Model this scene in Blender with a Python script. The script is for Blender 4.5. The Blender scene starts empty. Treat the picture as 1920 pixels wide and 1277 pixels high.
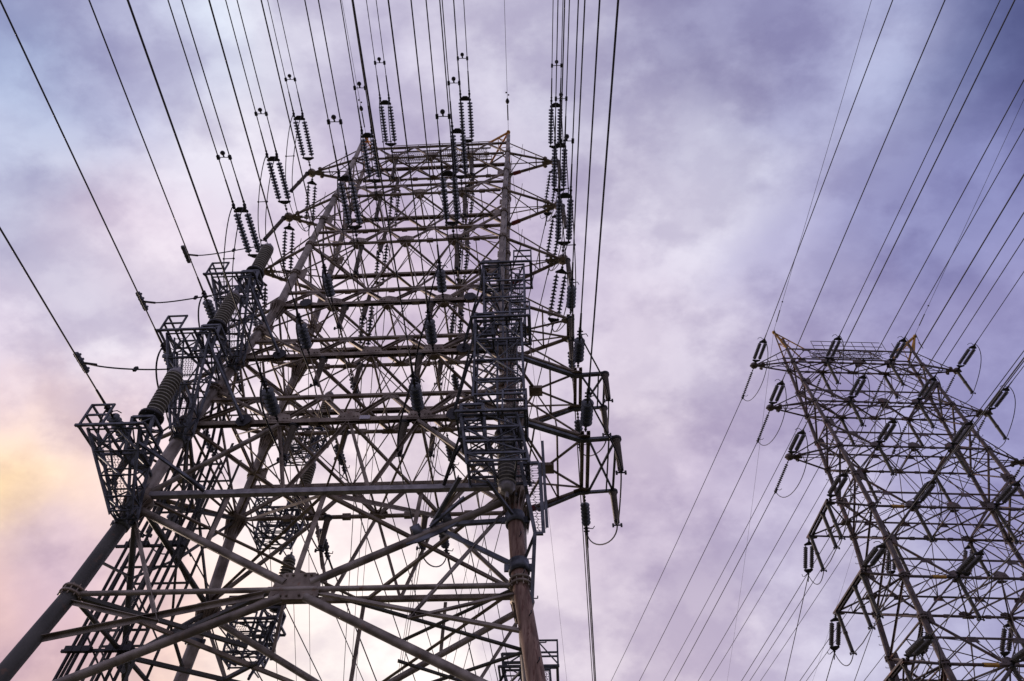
import bpy, bmesh, math, random
from mathutils import Vector, Matrix
random.seed(7)
scene = bpy.context.scene
R = math.radians
S = 0.66                                   # metres per design unit
def WP(p): return Vector((p[0]*S, p[1]*S, p[2]*S + 1.6*(1-S)))

# ------------------------------------------------------------------ camera
FWD = Vector((-0.04314, 0.63873, 0.76826)); RGT = Vector((0.99845, 0.0551, 0.01076)); UPV = RGT.cross(FWD)
# exact axes from yaw / pitch / roll
yaw, pit, rol, FPX = R(-3.864), R(50.202), R(0.96), 1288.91
f0 = Vector((math.sin(yaw)*math.cos(pit), math.cos(yaw)*math.cos(pit), math.sin(pit)))
r0 = Vector((math.cos(yaw), -math.sin(yaw), 0)); u0 = r0.cross(f0)
rr = r0*math.cos(rol) + u0*math.sin(rol); uu = -r0*math.sin(rol) + u0*math.cos(rol)
cd = bpy.data.cameras.new('camera'); cam = bpy.data.objects.new('camera', cd)
scene.collection.objects.link(cam); scene.camera = cam
cm = Matrix((rr, uu, -f0)).transposed().to_4x4(); cm.translation = WP((8.187, -23.947, 1.6))
cam.matrix_world = cm
cd.sensor_fit = 'HORIZONTAL'; cd.sensor_width = 36; cd.lens = 36*FPX/1920
cd.clip_start = 0.1; cd.clip_end = 5000

def raydir(x, y): return (f0 + rr*((x-960)/FPX) - uu*((y-638.5)/FPX)).normalized()

# ------------------------------------------------------------------ world: dusk sky, clouds by direction
world = bpy.data.worlds.new('World'); scene.world = world; world.use_nodes = True
nt = world.node_tree; nt.nodes.clear()
def N(t, **k):
    n = nt.nodes.new(t)
    for a, b in k.items(): setattr(n, a, b)
    return n
def L(a, b): nt.links.new(a, b)
def M(op, a, b=None, c=None):
    n = N('ShaderNodeMath', operation=op)
    for i, v in enumerate((a, b, c)):
        if v is None: continue
        if isinstance(v, (int, float)): n.inputs[i].default_value = v
        else: L(v, n.inputs[i])
    return n.outputs[0]
def VM(op, a, b=None, s=None):
    n = N('ShaderNodeVectorMath', operation=op)
    for i, v in enumerate((a, b)):
        if v is None: continue
        if isinstance(v, (tuple, list, Vector)): n.inputs[i].default_value = v
        else: L(v, n.inputs[i])
    if s is not None:
        if isinstance(s, (int, float)): n.inputs['Scale'].default_value = s
        else: L(s, n.inputs['Scale'])
    return n
SUN_AZ, SUN_EL = R(-52), R(5)              # azimuth from +Y towards +X
sky = N('ShaderNodeTexSky'); sky.sky_type = 'NISHITA'; sky.sun_disc = False
sky.sun_elevation = SUN_EL; sky.sun_rotation = SUN_AZ; sky.dust_density = 2.0
tc = N('ShaderNodeTexCoord')
nz = N('ShaderNodeTexNoise'); nz.inputs['Scale'].default_value = 3.6; nz.inputs['Detail'].default_value = 7; nz.inputs['Roughness'].default_value = 0.55
L(tc.outputs['Generated'], nz.inputs['Vector'])
off = VM('SCALE', VM('SUBTRACT', nz.outputs['Color'], (0.5, 0.5, 0.5)).outputs[0], s=0.22)
dirn = VM('NORMALIZE', VM('ADD', tc.outputs['Generated'], off.outputs[0]).outputs[0])
def lin(c): c = c/255; return c/12.92 if c <= .04045 else ((c+.055)/1.055)**2.4
SKY = [  # directions on the sky dome and the cloud colour seen there
(20,30,128,150,198),(150,30,178,178,210),(310,40,205,215,238),(470,40,218,224,242),(640,40,196,190,216),(800,40,205,202,224),(960,40,208,208,228),(1120,60,200,198,220),(1240,40,160,160,196),(1400,40,146,144,184),(1560,60,168,172,212),(1680,40,158,166,212),(1790,40,112,120,174),(1910,20,62,68,112),(1860,90,100,108,158),(1925,110,76,84,134),(1840,-20,100,108,160),(1945,-40,50,56,98),
(20,190,172,178,214),(110,150,180,196,228),(215,130,176,172,206),(330,200,216,218,238),(480,200,226,228,240),(640,180,180,170,202),(800,200,194,184,212),(960,180,212,206,226),(1130,200,198,194,218),(1290,190,206,206,226),(1430,200,146,146,186),(1620,180,180,184,216),(1770,180,132,138,186),(1900,190,98,106,158),
(30,380,186,188,218),(150,400,206,210,232),(290,390,202,182,206),(430,360,210,196,220),(600,380,208,190,214),(960,380,210,196,220),(1140,380,206,198,220),(1300,340,206,206,226),(1450,400,178,174,208),(1600,370,156,156,196),(1750,380,138,140,188),(1890,400,134,136,188),
(30,560,202,192,218),(130,560,218,216,234),(260,550,238,234,244),(400,560,216,202,222),(700,560,224,208,226),(1150,540,198,186,212),(1290,540,210,200,222),(1430,560,188,180,212),(1600,550,164,160,200),(1760,560,146,142,190),(1890,560,136,134,184),
(60,700,212,194,216),(300,720,226,208,224),(700,720,232,216,230),(1130,720,222,210,228),(1290,690,222,214,230),(1440,720,200,190,216),(1620,700,172,166,206),(1860,740,146,144,190),
(20,840,238,198,192),(100,840,250,214,170),(240,850,236,208,214),(520,880,238,222,232),(800,880,240,226,234),(1180,850,206,192,214),(1390,850,200,188,214),(1600,850,182,176,210),(1850,860,150,148,194),
(10,930,252,216,150),(60,990,216,180,188),(130,970,184,170,200),(250,960,238,208,202),(600,980,244,228,232),(1120,960,222,206,224),(1340,950,192,180,210),(1520,960,188,180,212),(1850,980,160,156,200),
(20,1090,226,190,184),(110,1080,172,154,188),(230,1080,220,188,196),(480,1080,247,230,231),(760,1080,248,233,236),(1090,1080,230,216,228),(1250,1080,206,196,218),(1400,1090,206,198,220),(1600,1080,214,208,228),(1820,1090,178,176,210),
(30,1240,140,124,158),(100,1190,212,176,186),(150,1260,238,204,190),(330,1230,246,216,204),(560,1230,248,236,236),(760,1230,250,238,240),(1090,1240,226,214,228),(1280,1230,228,214,228),(1480,1230,208,202,226),(1640,1230,188,186,216),(1850,1250,158,156,198),
]
FINE = [  # smaller cloud features
(47,640,214,202,224),(60,780,216,196,214),(150,790,226,206,220),(30,858,238,208,196),(95,858,250,222,184),(165,850,240,210,206),(5,925,253,220,146),(55,905,246,214,176),(110,905,240,208,196),(160,945,242,214,208),
(47,985,176,160,196),(112,975,190,172,204),(94,1040,176,156,190),(160,1030,206,180,200),(28,1085,222,184,184),(37,1135,236,196,180),(95,1120,190,160,188),(19,1200,160,134,172),(94,1232,240,202,186),(130,1180,192,162,190),(9,1262,132,114,152),(60,1265,176,148,176),(150,1200,222,188,194),(170,1120,212,180,196),(200,1180,232,200,196),
(235,120,168,164,203),(270,180,170,168,206),(190,60,180,177,210),(330,120,214,217,238),(120,110,160,178,214),(60,250,186,192,222),(150,290,214,218,238),(430,330,224,220,236),(270,400,200,180,204),(210,450,206,192,216),(370,300,222,218,236),(330,520,226,214,230),(180,600,228,222,238),(90,440,198,202,226),
(1330,85,138,136,178),(1425,190,144,142,184),(1500,120,160,160,200),(1610,70,186,188,220),(1680,250,152,154,196),(1390,300,212,210,230),(1254,285,206,203,226),(1330,230,196,195,220),(1480,330,158,156,196),(1560,460,150,148,192),(1425,470,172,168,205),(1283,450,210,205,226),(1200,350,204,197,219),(1150,290,196,190,214),(1230,90,170,168,202),(1520,520,190,184,216),(1360,620,216,208,228),(1230,620,204,192,214),(1180,800,224,212,226),(1290,880,196,182,208),(1430,1010,194,186,214),(1200,1020,200,186,210),(1330,1140,222,210,226),(1180,1200,226,214,228),(1450,1180,214,206,228),(1740,420,132,134,184),(1650,360,150,150,196),(1830,320,140,142,194),(1760,620,158,154,198),
(1040,60,214,212,232),(700,130,176,168,200),(580,110,196,190,214),(560,40,212,208,228),(890,120,202,194,218),
]
acc = None; wsum = None
for (x, y, cr, cg, cb) in FINE:
    d = raydir(x, y); near = 1000.0 if (x < 230 and y > 600) else 520.0
    dt = VM('DOT_PRODUCT', dirn.outputs[0], tuple(d)).outputs['Value']
    w = M('MULTIPLY', M('EXPONENT', M('MULTIPLY_ADD', dt, near, -near)), 3.0)
    c = VM('SCALE', (lin(cr), lin(cg), lin(cb)), s=w).outputs[0]
    acc = c if acc is None else VM('ADD', acc, c).outputs[0]
    wsum = w if wsum is None else M('ADD', wsum, w)
for (x, y, cr, cg, cb) in SKY:
    d = raydir(x, y)
    near = 380.0 if (x < 320 and y > 780) else 240.0
    dt = VM('DOT_PRODUCT', dirn.outputs[0], tuple(d)).outputs['Value']
    w = M('EXPONENT', M('MULTIPLY_ADD', dt, near, -near))
    c = VM('SCALE', (lin(cr), lin(cg), lin(cb)), s=w).outputs[0]
    acc = c if acc is None else VM('ADD', acc, c).outputs[0]
    wsum = w if wsum is None else M('ADD', wsum, w)
base = (0.36, 0.33, 0.48)
acc = VM('ADD', acc, tuple(v*0.02 for v in base)).outputs[0]; wsum = M('ADD', wsum, 0.02)
cloud = VM('SCALE', acc, s=M('DIVIDE', 1.0, wsum)).outputs[0]
nf = N('ShaderNodeTexNoise'); nf.inputs['Scale'].default_value = 5.0; nf.inputs['Detail'].default_value = 9; nf.inputs['Roughness'].default_value = 0.56; nf.inputs['Distortion'].default_value = 0.0
mp = N('ShaderNodeMapping'); mp.inputs['Scale'].default_value = (1.0, 1.25, 1.6); mp.inputs['Location'].default_value = (3.1, 1.7, 0.4)
L(tc.outputs['Generated'], mp.inputs['Vector']); L(mp.outputs[0], nf.inputs['Vector'])
nl = N('ShaderNodeTexNoise'); nl.inputs['Scale'].default_value = 2.7; nl.inputs['Detail'].default_value = 5; nl.inputs['Roughness'].default_value = 0.5
mp2 = N('ShaderNodeMapping'); mp2.inputs['Location'].default_value = (5.3, 2.2, 1.4); mp2.inputs['Scale'].default_value = (1, 1.3, 1.5)
L(dirn.outputs[0], mp2.inputs['Vector']); L(mp2.outputs[0], nl.inputs['Vector'])
rg = N('ShaderNodeMapRange', interpolation_type='SMOOTHSTEP'); rg.inputs['From Min'].default_value = .40; rg.inputs['From Max'].default_value = .60; rg.inputs['To Min'].default_value = -.11; rg.inputs['To Max'].default_value = .09
L(nl.outputs['Fac'], rg.inputs['Value'])
rg2 = N('ShaderNodeMapRange', interpolation_type='SMOOTHSTEP'); rg2.inputs['From Min'].default_value = .42; rg2.inputs['From Max'].default_value = .59; rg2.inputs['To Min'].default_value = -.125; rg2.inputs['To Max'].default_value = .115
L(nf.outputs['Fac'], rg2.inputs['Value'])
n3 = N('ShaderNodeTexNoise'); n3.inputs['Scale'].default_value = 11.0; n3.inputs['Detail'].default_value = 8; n3.inputs['Roughness'].default_value = 0.6
mp3 = N('ShaderNodeMapping'); mp3.inputs['Location'].default_value = (1.3, 7.2, 2.4); mp3.inputs['Scale'].default_value = (1, 1.5, 1.2)
L(tc.outputs['Generated'], mp3.inputs['Vector']); L(mp3.outputs[0], n3.inputs['Vector'])
rg3 = N('ShaderNodeMapRange', interpolation_type='SMOOTHSTEP'); rg3.inputs['From Min'].default_value = .42; rg3.inputs['From Max'].default_value = .60; rg3.inputs['To Min'].default_value = -.04; rg3.inputs['To Max'].default_value = .045
L(n3.outputs['Fac'], rg3.inputs['Value'])
fac = M('ADD', M('ADD', rg.outputs[0], rg3.outputs[0]), rg2.outputs[0])                 # large masses plus ragged detail
tint = VM('ADD', VM('SCALE', (1.1, 1.2, .85), s=fac).outputs[0], (1.06, 1.055, 1.045)).outputs[0]     # thin cloud more violet, thick lit cloud whiter
cloud = VM('SCALE', VM('MULTIPLY', cloud, tint).outputs[0], s=10.0).outputs[0]    # Background strength is 0.1
mx = N('ShaderNodeMix', data_type='RGBA'); mx.inputs['Factor'].default_value = 0.96
L(sky.outputs[0], mx.inputs['A']); L(cloud, mx.inputs['B'])
bg = N('ShaderNodeBackground'); bg.inputs['Strength'].default_value = 0.1
L(mx.outputs['Result'], bg.inputs['Color'])
wo = N('ShaderNodeOutputWorld'); L(bg.outputs[0], wo.inputs['Surface'])

# ------------------------------------------------------------------ sun, exposure
sl = bpy.data.lights.new('sun', 'SUN'); sl.energy = 1.5; sl.angle = R(8); sl.color = (1.0, 0.80, 0.66)
so = bpy.data.objects.new('sun', sl); scene.collection.objects.link(so)
sd = Vector((math.sin(SUN_AZ)*math.cos(SUN_EL), math.cos(SUN_AZ)*math.cos(SUN_EL), math.sin(SUN_EL)))
so.rotation_euler = sd.to_track_quat('Z', 'Y').to_euler(); so.location = (0, 0, 60)
vs = scene.view_settings; vs.view_transform = 'Standard'; vs.look = 'None'; vs.exposure = 0; vs.gamma = 1; vs.use_curve_mapping = False

# ------------------------------------------------------------------ materials
def mat(name, col, col2=None, rough=0.6, metal=0.0, scale=3.0, stretch=None, bump=0.0, spec=0.5, rust=None, rust_amt=0.55, rscale=6.0, alpha=1):
    m = bpy.data.materials.new(name); m.use_nodes = True
    t = m.node_tree; b = t.nodes['Principled BSDF']
    b.inputs['Roughness'].default_value = rough; b.inputs['Metallic'].default_value = metal
    b.inputs['Specular IOR Level'].default_value = spec
    tc = t.nodes.new('ShaderNodeTexCoord'); mp = t.nodes.new('ShaderNodeMapping')
    mp.inputs['Scale'].default_value = stretch or (1, 1, 1)
    t.links.new(tc.outputs['Object'], mp.inputs['Vector'])
    n = t.nodes.new('ShaderNodeTexNoise'); n.inputs['Scale'].default_value = scale; n.inputs['Detail'].default_value = 8
    t.links.new(mp.outputs[0], n.inputs['Vector'])
    r = t.nodes.new('ShaderNodeValToRGB'); r.color_ramp.elements[0].position = .35; r.color_ramp.elements[1].position = .65
    r.color_ramp.elements[0].color = (*col, 1); r.color_ramp.elements[1].color = (*(col2 or col), 1)
    t.links.new(n.outputs['Fac'], r.inputs['Fac']); out = r.outputs[0]
    if rust:
        n2 = t.nodes.new('ShaderNodeTexNoise'); n2.inputs['Scale'].default_value = rscale; n2.inputs['Detail'].default_value = 6; n2.inputs['Roughness'].default_value = .7
        t.links.new(mp.outputs[0], n2.inputs['Vector'])
        r2 = t.nodes.new('ShaderNodeValToRGB'); r2.color_ramp.elements[0].position = rust_amt; r2.color_ramp.elements[1].position = rust_amt+.12
        t.links.new(n2.outputs['Fac'], r2.inputs['Fac'])
        mxn = t.nodes.new('ShaderNodeMix'); mxn.data_type = 'RGBA'
        t.links.new(r2.outputs[0], mxn.inputs['Factor']); t.links.new(out, mxn.inputs['A']); mxn.inputs['B'].default_value = (*rust, 1)
        out = mxn.outputs['Result']
    t.links.new(out, b.inputs['Base Color'])
    if bump:
        bp = t.nodes.new('ShaderNodeBump'); bp.inputs['Strength'].default_value = bump; bp.inputs['Distance'].default_value = .02
        t.links.new(n.outputs['Fac'], bp.inputs['Height']); t.links.new(bp.outputs[0], b.inputs['Normal'])
    rm = t.nodes.new('ShaderNodeMath'); rm.operation = 'MULTIPLY_ADD'; rm.inputs[1].default_value = .3; rm.inputs[2].default_value = rough-.12
    t.links.new(n.outputs['Fac'], rm.inputs[0]); t.links.new(rm.outputs[0], b.inputs['Roughness'])
    return m
STEEL = mat('weathered_steel', (.13,.098,.07), (.37,.31,.245), rough=.46, metal=.35, scale=2.6, bump=.25, rust=(.23,.105,.05), rust_amt=.60)
TUBE = mat('tube_steel', (.15,.125,.10), (.42,.37,.315), rough=.44, metal=.35, scale=2.2, bump=.15, rust=(.24,.12,.065), rust_amt=.60)
LEGR = mat('rusty_leg_steel', (.14,.078,.052), (.36,.235,.175), rough=.55, metal=.2, scale=5, stretch=(2.5,2.5,.22), bump=.5, rust=(.13,.055,.035), rust_amt=.52, rscale=7)
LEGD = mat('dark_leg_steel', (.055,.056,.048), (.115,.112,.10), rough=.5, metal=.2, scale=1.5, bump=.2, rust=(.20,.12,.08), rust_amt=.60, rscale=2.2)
STEEL2 = mat('far_tower_steel', (.07,.056,.052), (.185,.15,.138), rough=.6, metal=.2, scale=2.5, bump=.2, rust=(.27,.12,.085), rust_amt=.56, rscale=3)
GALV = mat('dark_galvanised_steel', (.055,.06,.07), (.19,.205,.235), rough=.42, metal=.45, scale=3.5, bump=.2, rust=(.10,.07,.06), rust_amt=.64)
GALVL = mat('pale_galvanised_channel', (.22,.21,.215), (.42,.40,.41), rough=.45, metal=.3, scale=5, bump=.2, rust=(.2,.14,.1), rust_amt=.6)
DISC = mat('grey_glazed_porcelain', (.05,.06,.07), (.11,.125,.14), rough=.25, scale=6, spec=.6)
DISCD = mat('brown_glazed_porcelain', (.09,.08,.085), (.14,.125,.13), rough=.28, scale=6, spec=.6)
DISC2 = mat('dull_porcelain', (.09,.085,.075), (.16,.15,.135), rough=.35, scale=6)
POST = mat('ribbed_brown_porcelain', (.12,.10,.08), (.19,.16,.13), rough=.4, scale=4)
POST2 = mat('far_ribbed_porcelain', (.065,.06,.045), (.11,.10,.08), rough=.45, scale=4)
IRON = mat('dark_iron_fitting', (.03,.03,.034), (.06,.06,.065), rough=.5, metal=.4, scale=6)
WIRE = mat('stranded_conductor', (.045,.045,.052), (.07,.07,.08), rough=.5, metal=.5, scale=20)
CABLE = mat('black_cable_sheath', (.012,.012,.014), (.02,.02,.024), rough=.45, scale=4)
ORANGE = mat('faded_orange_paint', (.62,.25,.03), (.70,.36,.06), rough=.55, scale=5, rust=(.12,.07,.04), rust_amt=.57)
YELLOW = mat('yellow_ochre_paint', (.50,.26,.04), (.60,.36,.06), rough=.55, scale=5, rust=(.14,.08,.05), rust_amt=.56)
REDP = mat('dull_red_paint', (.22,.03,.03), (.30,.05,.045), rough=.5, scale=5)
TAG = mat('pale_sheet_plate', (.55,.53,.58), (.62,.6,.66), rough=.5, scale=5)
CONC = mat('concrete', (.30,.29,.27), (.38,.37,.35), rough=.85, scale=2)
def ground_mat():
    m = mat('dry_grass_ground', (.07,.085,.035), (.17,.14,.075), rough=.95, scale=.6, bump=.6, rust=(.20,.17,.13), rust_amt=.55, rscale=.15)
    return m
GRASS = ground_mat()

# ------------------------------------------------------------------ mesh helpers
COL = scene.collection
LOC = {}
class MB:
    """collects bars, tubes and plates (design units) and links them as one mesh object"""
    def __init__(s, local=False): s.v = []; s.f = []; s.sm = []; s.local = local
    def _add(s, vs, fs, smooth=False):
        o = len(s.v); s.v += [Vector(v) for v in vs]
        s.f += [tuple(i+o for i in f) for f in fs]; s.sm += [smooth]*len(fs)
        return s
    @staticmethod
    def frame(a, b, ref=None):
        z = (Vector(b)-Vector(a)); ln = z.length; z.normalize()
        ref = Vector(ref) if ref is not None else Vector((0, 0, 1))
        if abs(z.dot(ref.normalized())) > .97: ref = Vector((0, 1, 0))
        x = ref.cross(z).normalized(); y = z.cross(x)
        return x, y, z, ln
    def tube(s, a, b, r, r2=None, n=8, ref=None, caps=True):
        a = Vector(a); b = Vector(b)
        if (b-a).length < 1e-5: return s
        x, y, z, ln = s.frame(a, b, ref); r2 = r if r2 is None else r2
        vs = []
        for p, q in ((a, r), (b, r2)):
            for i in range(n):
                t = 2*math.pi*i/n; vs.append(p + x*(q*math.cos(t)) + y*(q*math.sin(t)))
        s._add(vs, [(i, (i+1) % n, n+(i+1) % n, n+i) for i in range(n)], True)
        if caps: s._add(vs[:n], [tuple(range(n))[::-1]]); s._add(vs[n:], [tuple(range(n))])
        return s
    def box(s, a, b, w, h, ref=None):
        a = Vector(a); b = Vector(b); x, y, z, ln = s.frame(a, b, ref)
        vs = []
        for p in (a, b):
            for sx, sy in ((-1, -1), (1, -1), (1, 1), (-1, 1)): vs.append(p + x*(sx*w/2) + y*(sy*h/2))
        return s._add(vs, [(3, 2, 1, 0), (4, 5, 6, 7), (0, 1, 5, 4), (1, 2, 6, 5), (2, 3, 7, 6), (3, 0, 4, 7)])
    def angle(s, a, b, w, ref=None, t=None):
        """L section"""
        a = Vector(a); b = Vector(b); x, y, z, ln = s.frame(a, b, ref); t = t or max(w*.13, .02)
        prof = [(0, 0), (w, 0), (w, t), (t, t), (t, w), (0, w)]
        vs = [p + x*(u-w*.4) + y*(v-w*.4) for p in (a, b) for u, v in prof]; n = 6
        return s._add(vs, [tuple(range(n))[::-1], tuple(range(n, 2*n))] + [(i, (i+1) % n, n+(i+1) % n, n+i) for i in range(n)])
    def chan(s, a, b, w, h, ref=None, t=.03):
        """U section"""
        a = Vector(a); b = Vector(b); x, y, z, ln = s.frame(a, b, ref)
        prof = [(-w/2, -h/2), (w/2, -h/2), (w/2, h/2), (w/2-t, h/2), (w/2-t, -h/2+t), (-w/2+t, -h/2+t), (-w/2+t, h/2), (-w/2, h/2)]
        vs = [p + x*u + y*v for p in (a, b) for u, v in prof]; n = 8
        return s._add(vs, [(0, 1, 2, 3, 4, 5, 6, 7)[::-1], tuple(range(n, 2*n))] + [(i, (i+1) % n, n+(i+1) % n, n+i) for i in range(n)])
    def plate(s, c, u, v, t, pts):
        """flat plate: outline pts in (u, v) round c, thickness t"""
        c = Vector(c); u = Vector(u).normalized(); v = Vector(v).normalized(); w = u.cross(v); n = len(pts)
        vs = [c + u*a + v*b + w*k for k in (-t/2, t/2) for a, b in pts]
        return s._add(vs, [tuple(range(n))[::-1], tuple(range(n, 2*n))] + [(i, (i+1) % n, n+(i+1) % n, n+i) for i in range(n)])
    def octo(s, c, u, v, t, a, b=None):
        b = b or a; k = .45
        return s.plate(c, u, v, t, [(-a, -b*k), (-a*k, -b), (a*k, -b), (a, -b*k), (a, b*k), (a*k, b), (-a*k, b), (-a, b*k)])
    def path(s, pts, r, n=6):
        pts = [Vector(p) for p in pts]
        ref = Vector((.3, .2, 1)); rings = []
        for i, p in enumerate(pts):
            z = (pts[min(i+1, len(pts)-1)] - pts[max(i-1, 0)]).normalized()
            x = ref.cross(z).normalized() if abs(z.dot(ref.normalized())) < .98 else Vector((1, 0, 0)); y = z.cross(x)
            rings.append([p + x*(r*math.cos(2*math.pi*k/n)) + y*(r*math.sin(2*math.pi*k/n)) for k in range(n)])
        vs = [v for q in rings for v in q]
        return s._add(vs, [(i*n+k, i*n+(k+1) % n, (i+1)*n+(k+1) % n, (i+1)*n+k) for i in range(len(pts)-1) for k in range(n)], True)
    def lathe(s, a, d, prof, n=12, ref=None):
        """profile [(dist along d, radius)]"""
        a = Vector(a); x, y, z, ln = s.frame(a, a+Vector(d), ref); vs = []
        for h, r in prof:
            for k in range(n):
                t = 2*math.pi*k/n; vs.append(a + z*h + x*(r*math.cos(t)) + y*(r*math.sin(t)))
        m = len(prof)
        s._add(vs, [(i*n+k, i*n+(k+1) % n, (i+1)*n+(k+1) % n, (i+1)*n+k) for i in range(m-1) for k in range(n)], True)
        return s
    def ball(s, c, r, n=8):
        return s.lathe(Vector(c)-Vector((0, 0, r)), (0, 0, 1), [(r-r*math.cos(math.pi*i/5), max(r*math.sin(math.pi*i/5), .001)) for i in range(6)], n)
    def mesh(s, name, m, xf=None):
        me = bpy.data.meshes.new(name)
        vs = [xf(v) for v in s.v] if xf else s.v
        me.from_pydata([tuple(v) for v in vs], [], s.f)
        me.polygons.foreach_set('use_smooth', s.sm); me.materials.append(m); me.update()
        return me
    def build(s, name, m, parent=None):
        base = LOC.get(parent.name, Vector()) if parent else Vector()
        if not parent and s.v:
            c = sum((WP(v) for v in s.v), Vector())/len(s.v); base = c
        me = s.mesh(name, m, lambda v: WP(v)-base)
        o = bpy.data.objects.new(name, me); COL.objects.link(o)
        if parent: o.parent = parent; LOC[o.name] = base
        else: o.location = base; LOC[o.name] = base
        return o
def thing(name, label, cat, loc, group=None):
    o = bpy.data.objects.new(name, None); COL.objects.link(o); o.location = WP(loc); LOC[o.name] = WP(loc)
    o.empty_display_size = .3; o['label'] = label; o['category'] = cat
    if group: o['group'] = group
    return o
def tag(o, label, cat, group=None):
    o['label'] = label; o['category'] = cat
    if group: o['group'] = group
    return o

# ------------------------------------------------------------------ ground
g = MB(); g._add([(-1500, -1500, -.824), (1500, -1500, -.824), (1500, 1500, -.824), (-1500, 1500, -.824)], [(0, 1, 2, 3)])
go = g.build('ground', GRASS); go['kind'] = 'structure'

# ------------------------------------------------------------------ tower geometry
LEVEL = ['topmost', 'second', 'third', 'fourth', 'fifth', 'sixth']
ZG = -.82                                  # ground in design units
class Tower:
    def __init__(s, Z, D, Wd, near):
        s.Z, s.D, s.W, s.near = Z, D, Wd, near
        s.zs = [ZG, 13.3, 17.2] + Z[::-1] + [60.]
        s.ws = [9.3, 7.25, 6.95] + Wd[::-1] + [Wd[0]]
        k = (D[5]-D[4])/(Z[4]-Z[5])
        s.ds = [6.4, D[5]+k*(Z[5]-13.3)*.95, D[5]+k*(Z[5]-17.2)*.95] + D[::-1] + [D[0]-.1]
        s.org = Vector((0, 0, 0)); s.rot = 0
    def itp(s, z, arr):
        for i in range(len(s.zs)-1):
            if z <= s.zs[i+1]:
                t = (z-s.zs[i])/(s.zs[i+1]-s.zs[i]); return arr[i]+(arr[i+1]-arr[i])*t
        return arr[-1]
    def w(s, z): return s.itp(z, s.ws)
    def d(s, z): return s.itp(z, s.ds)
    def T(s, p):
        c, k = math.cos(s.rot), math.sin(s.rot)
        return Vector((c*p[0]-k*p[1]+s.org.x, k*p[0]+c*p[1]+s.org.y, p[2]+s.org.z))
    def leg(s, sx, sy, z): return Vector((sx*s.w(z), sy*s.d(z), z))
    def fn(s, x, sy, z): return Vector((x, sy*s.d(z), z))

T1 = Tower([52.22, 45.16, 38.19, 31.28, 26.49, 21.54], [.94, 1.425, 1.826, 2.222, 2.695, 3.31], [6.05, 6.0, 6.03, 6.0, 6.5, 6.9], True)
T2 = Tower([50.5, 44.89, 39.22, 32.97, 26.90, 20.81], [.62, 1.015, 1.56, 1.975, 2.49, 3.015], [6.15, 6.1, 6.05, 6.05, 6.5, 6.9], False)
T2.org = Vector((37.967, 21.701, .08)); T2.rot = .0803
T1.tip = [(9.7, 0, 0)]*3 + [(9.8, .65, .66), (9.9, 1.06, 1.27), (9.9, 1.9, 1.66)]
T2.tip = [(9.7, 0, 0)]*3 + [(9.43, 2.3, 1.96), (9.4, 2.82, 2.23), (9.4, 3.23, 3.3)]
UH = [1.9, 1.5, 1.65, 1.35, 1.4, 1.7]

class TB(MB):
    """mesh builder that maps tower coordinates to the site"""
    def __init__(s, tw): super().__init__(); s.tw = tw
    def build(s, name, m, parent=None):
        s.v = [s.tw.T(v) for v in s.v]
        return super().build(name, m, parent)

def rleg(z): return .27 if z < 18 else .27 + (z-18)*(.155-.27)/(56-18)

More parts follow.
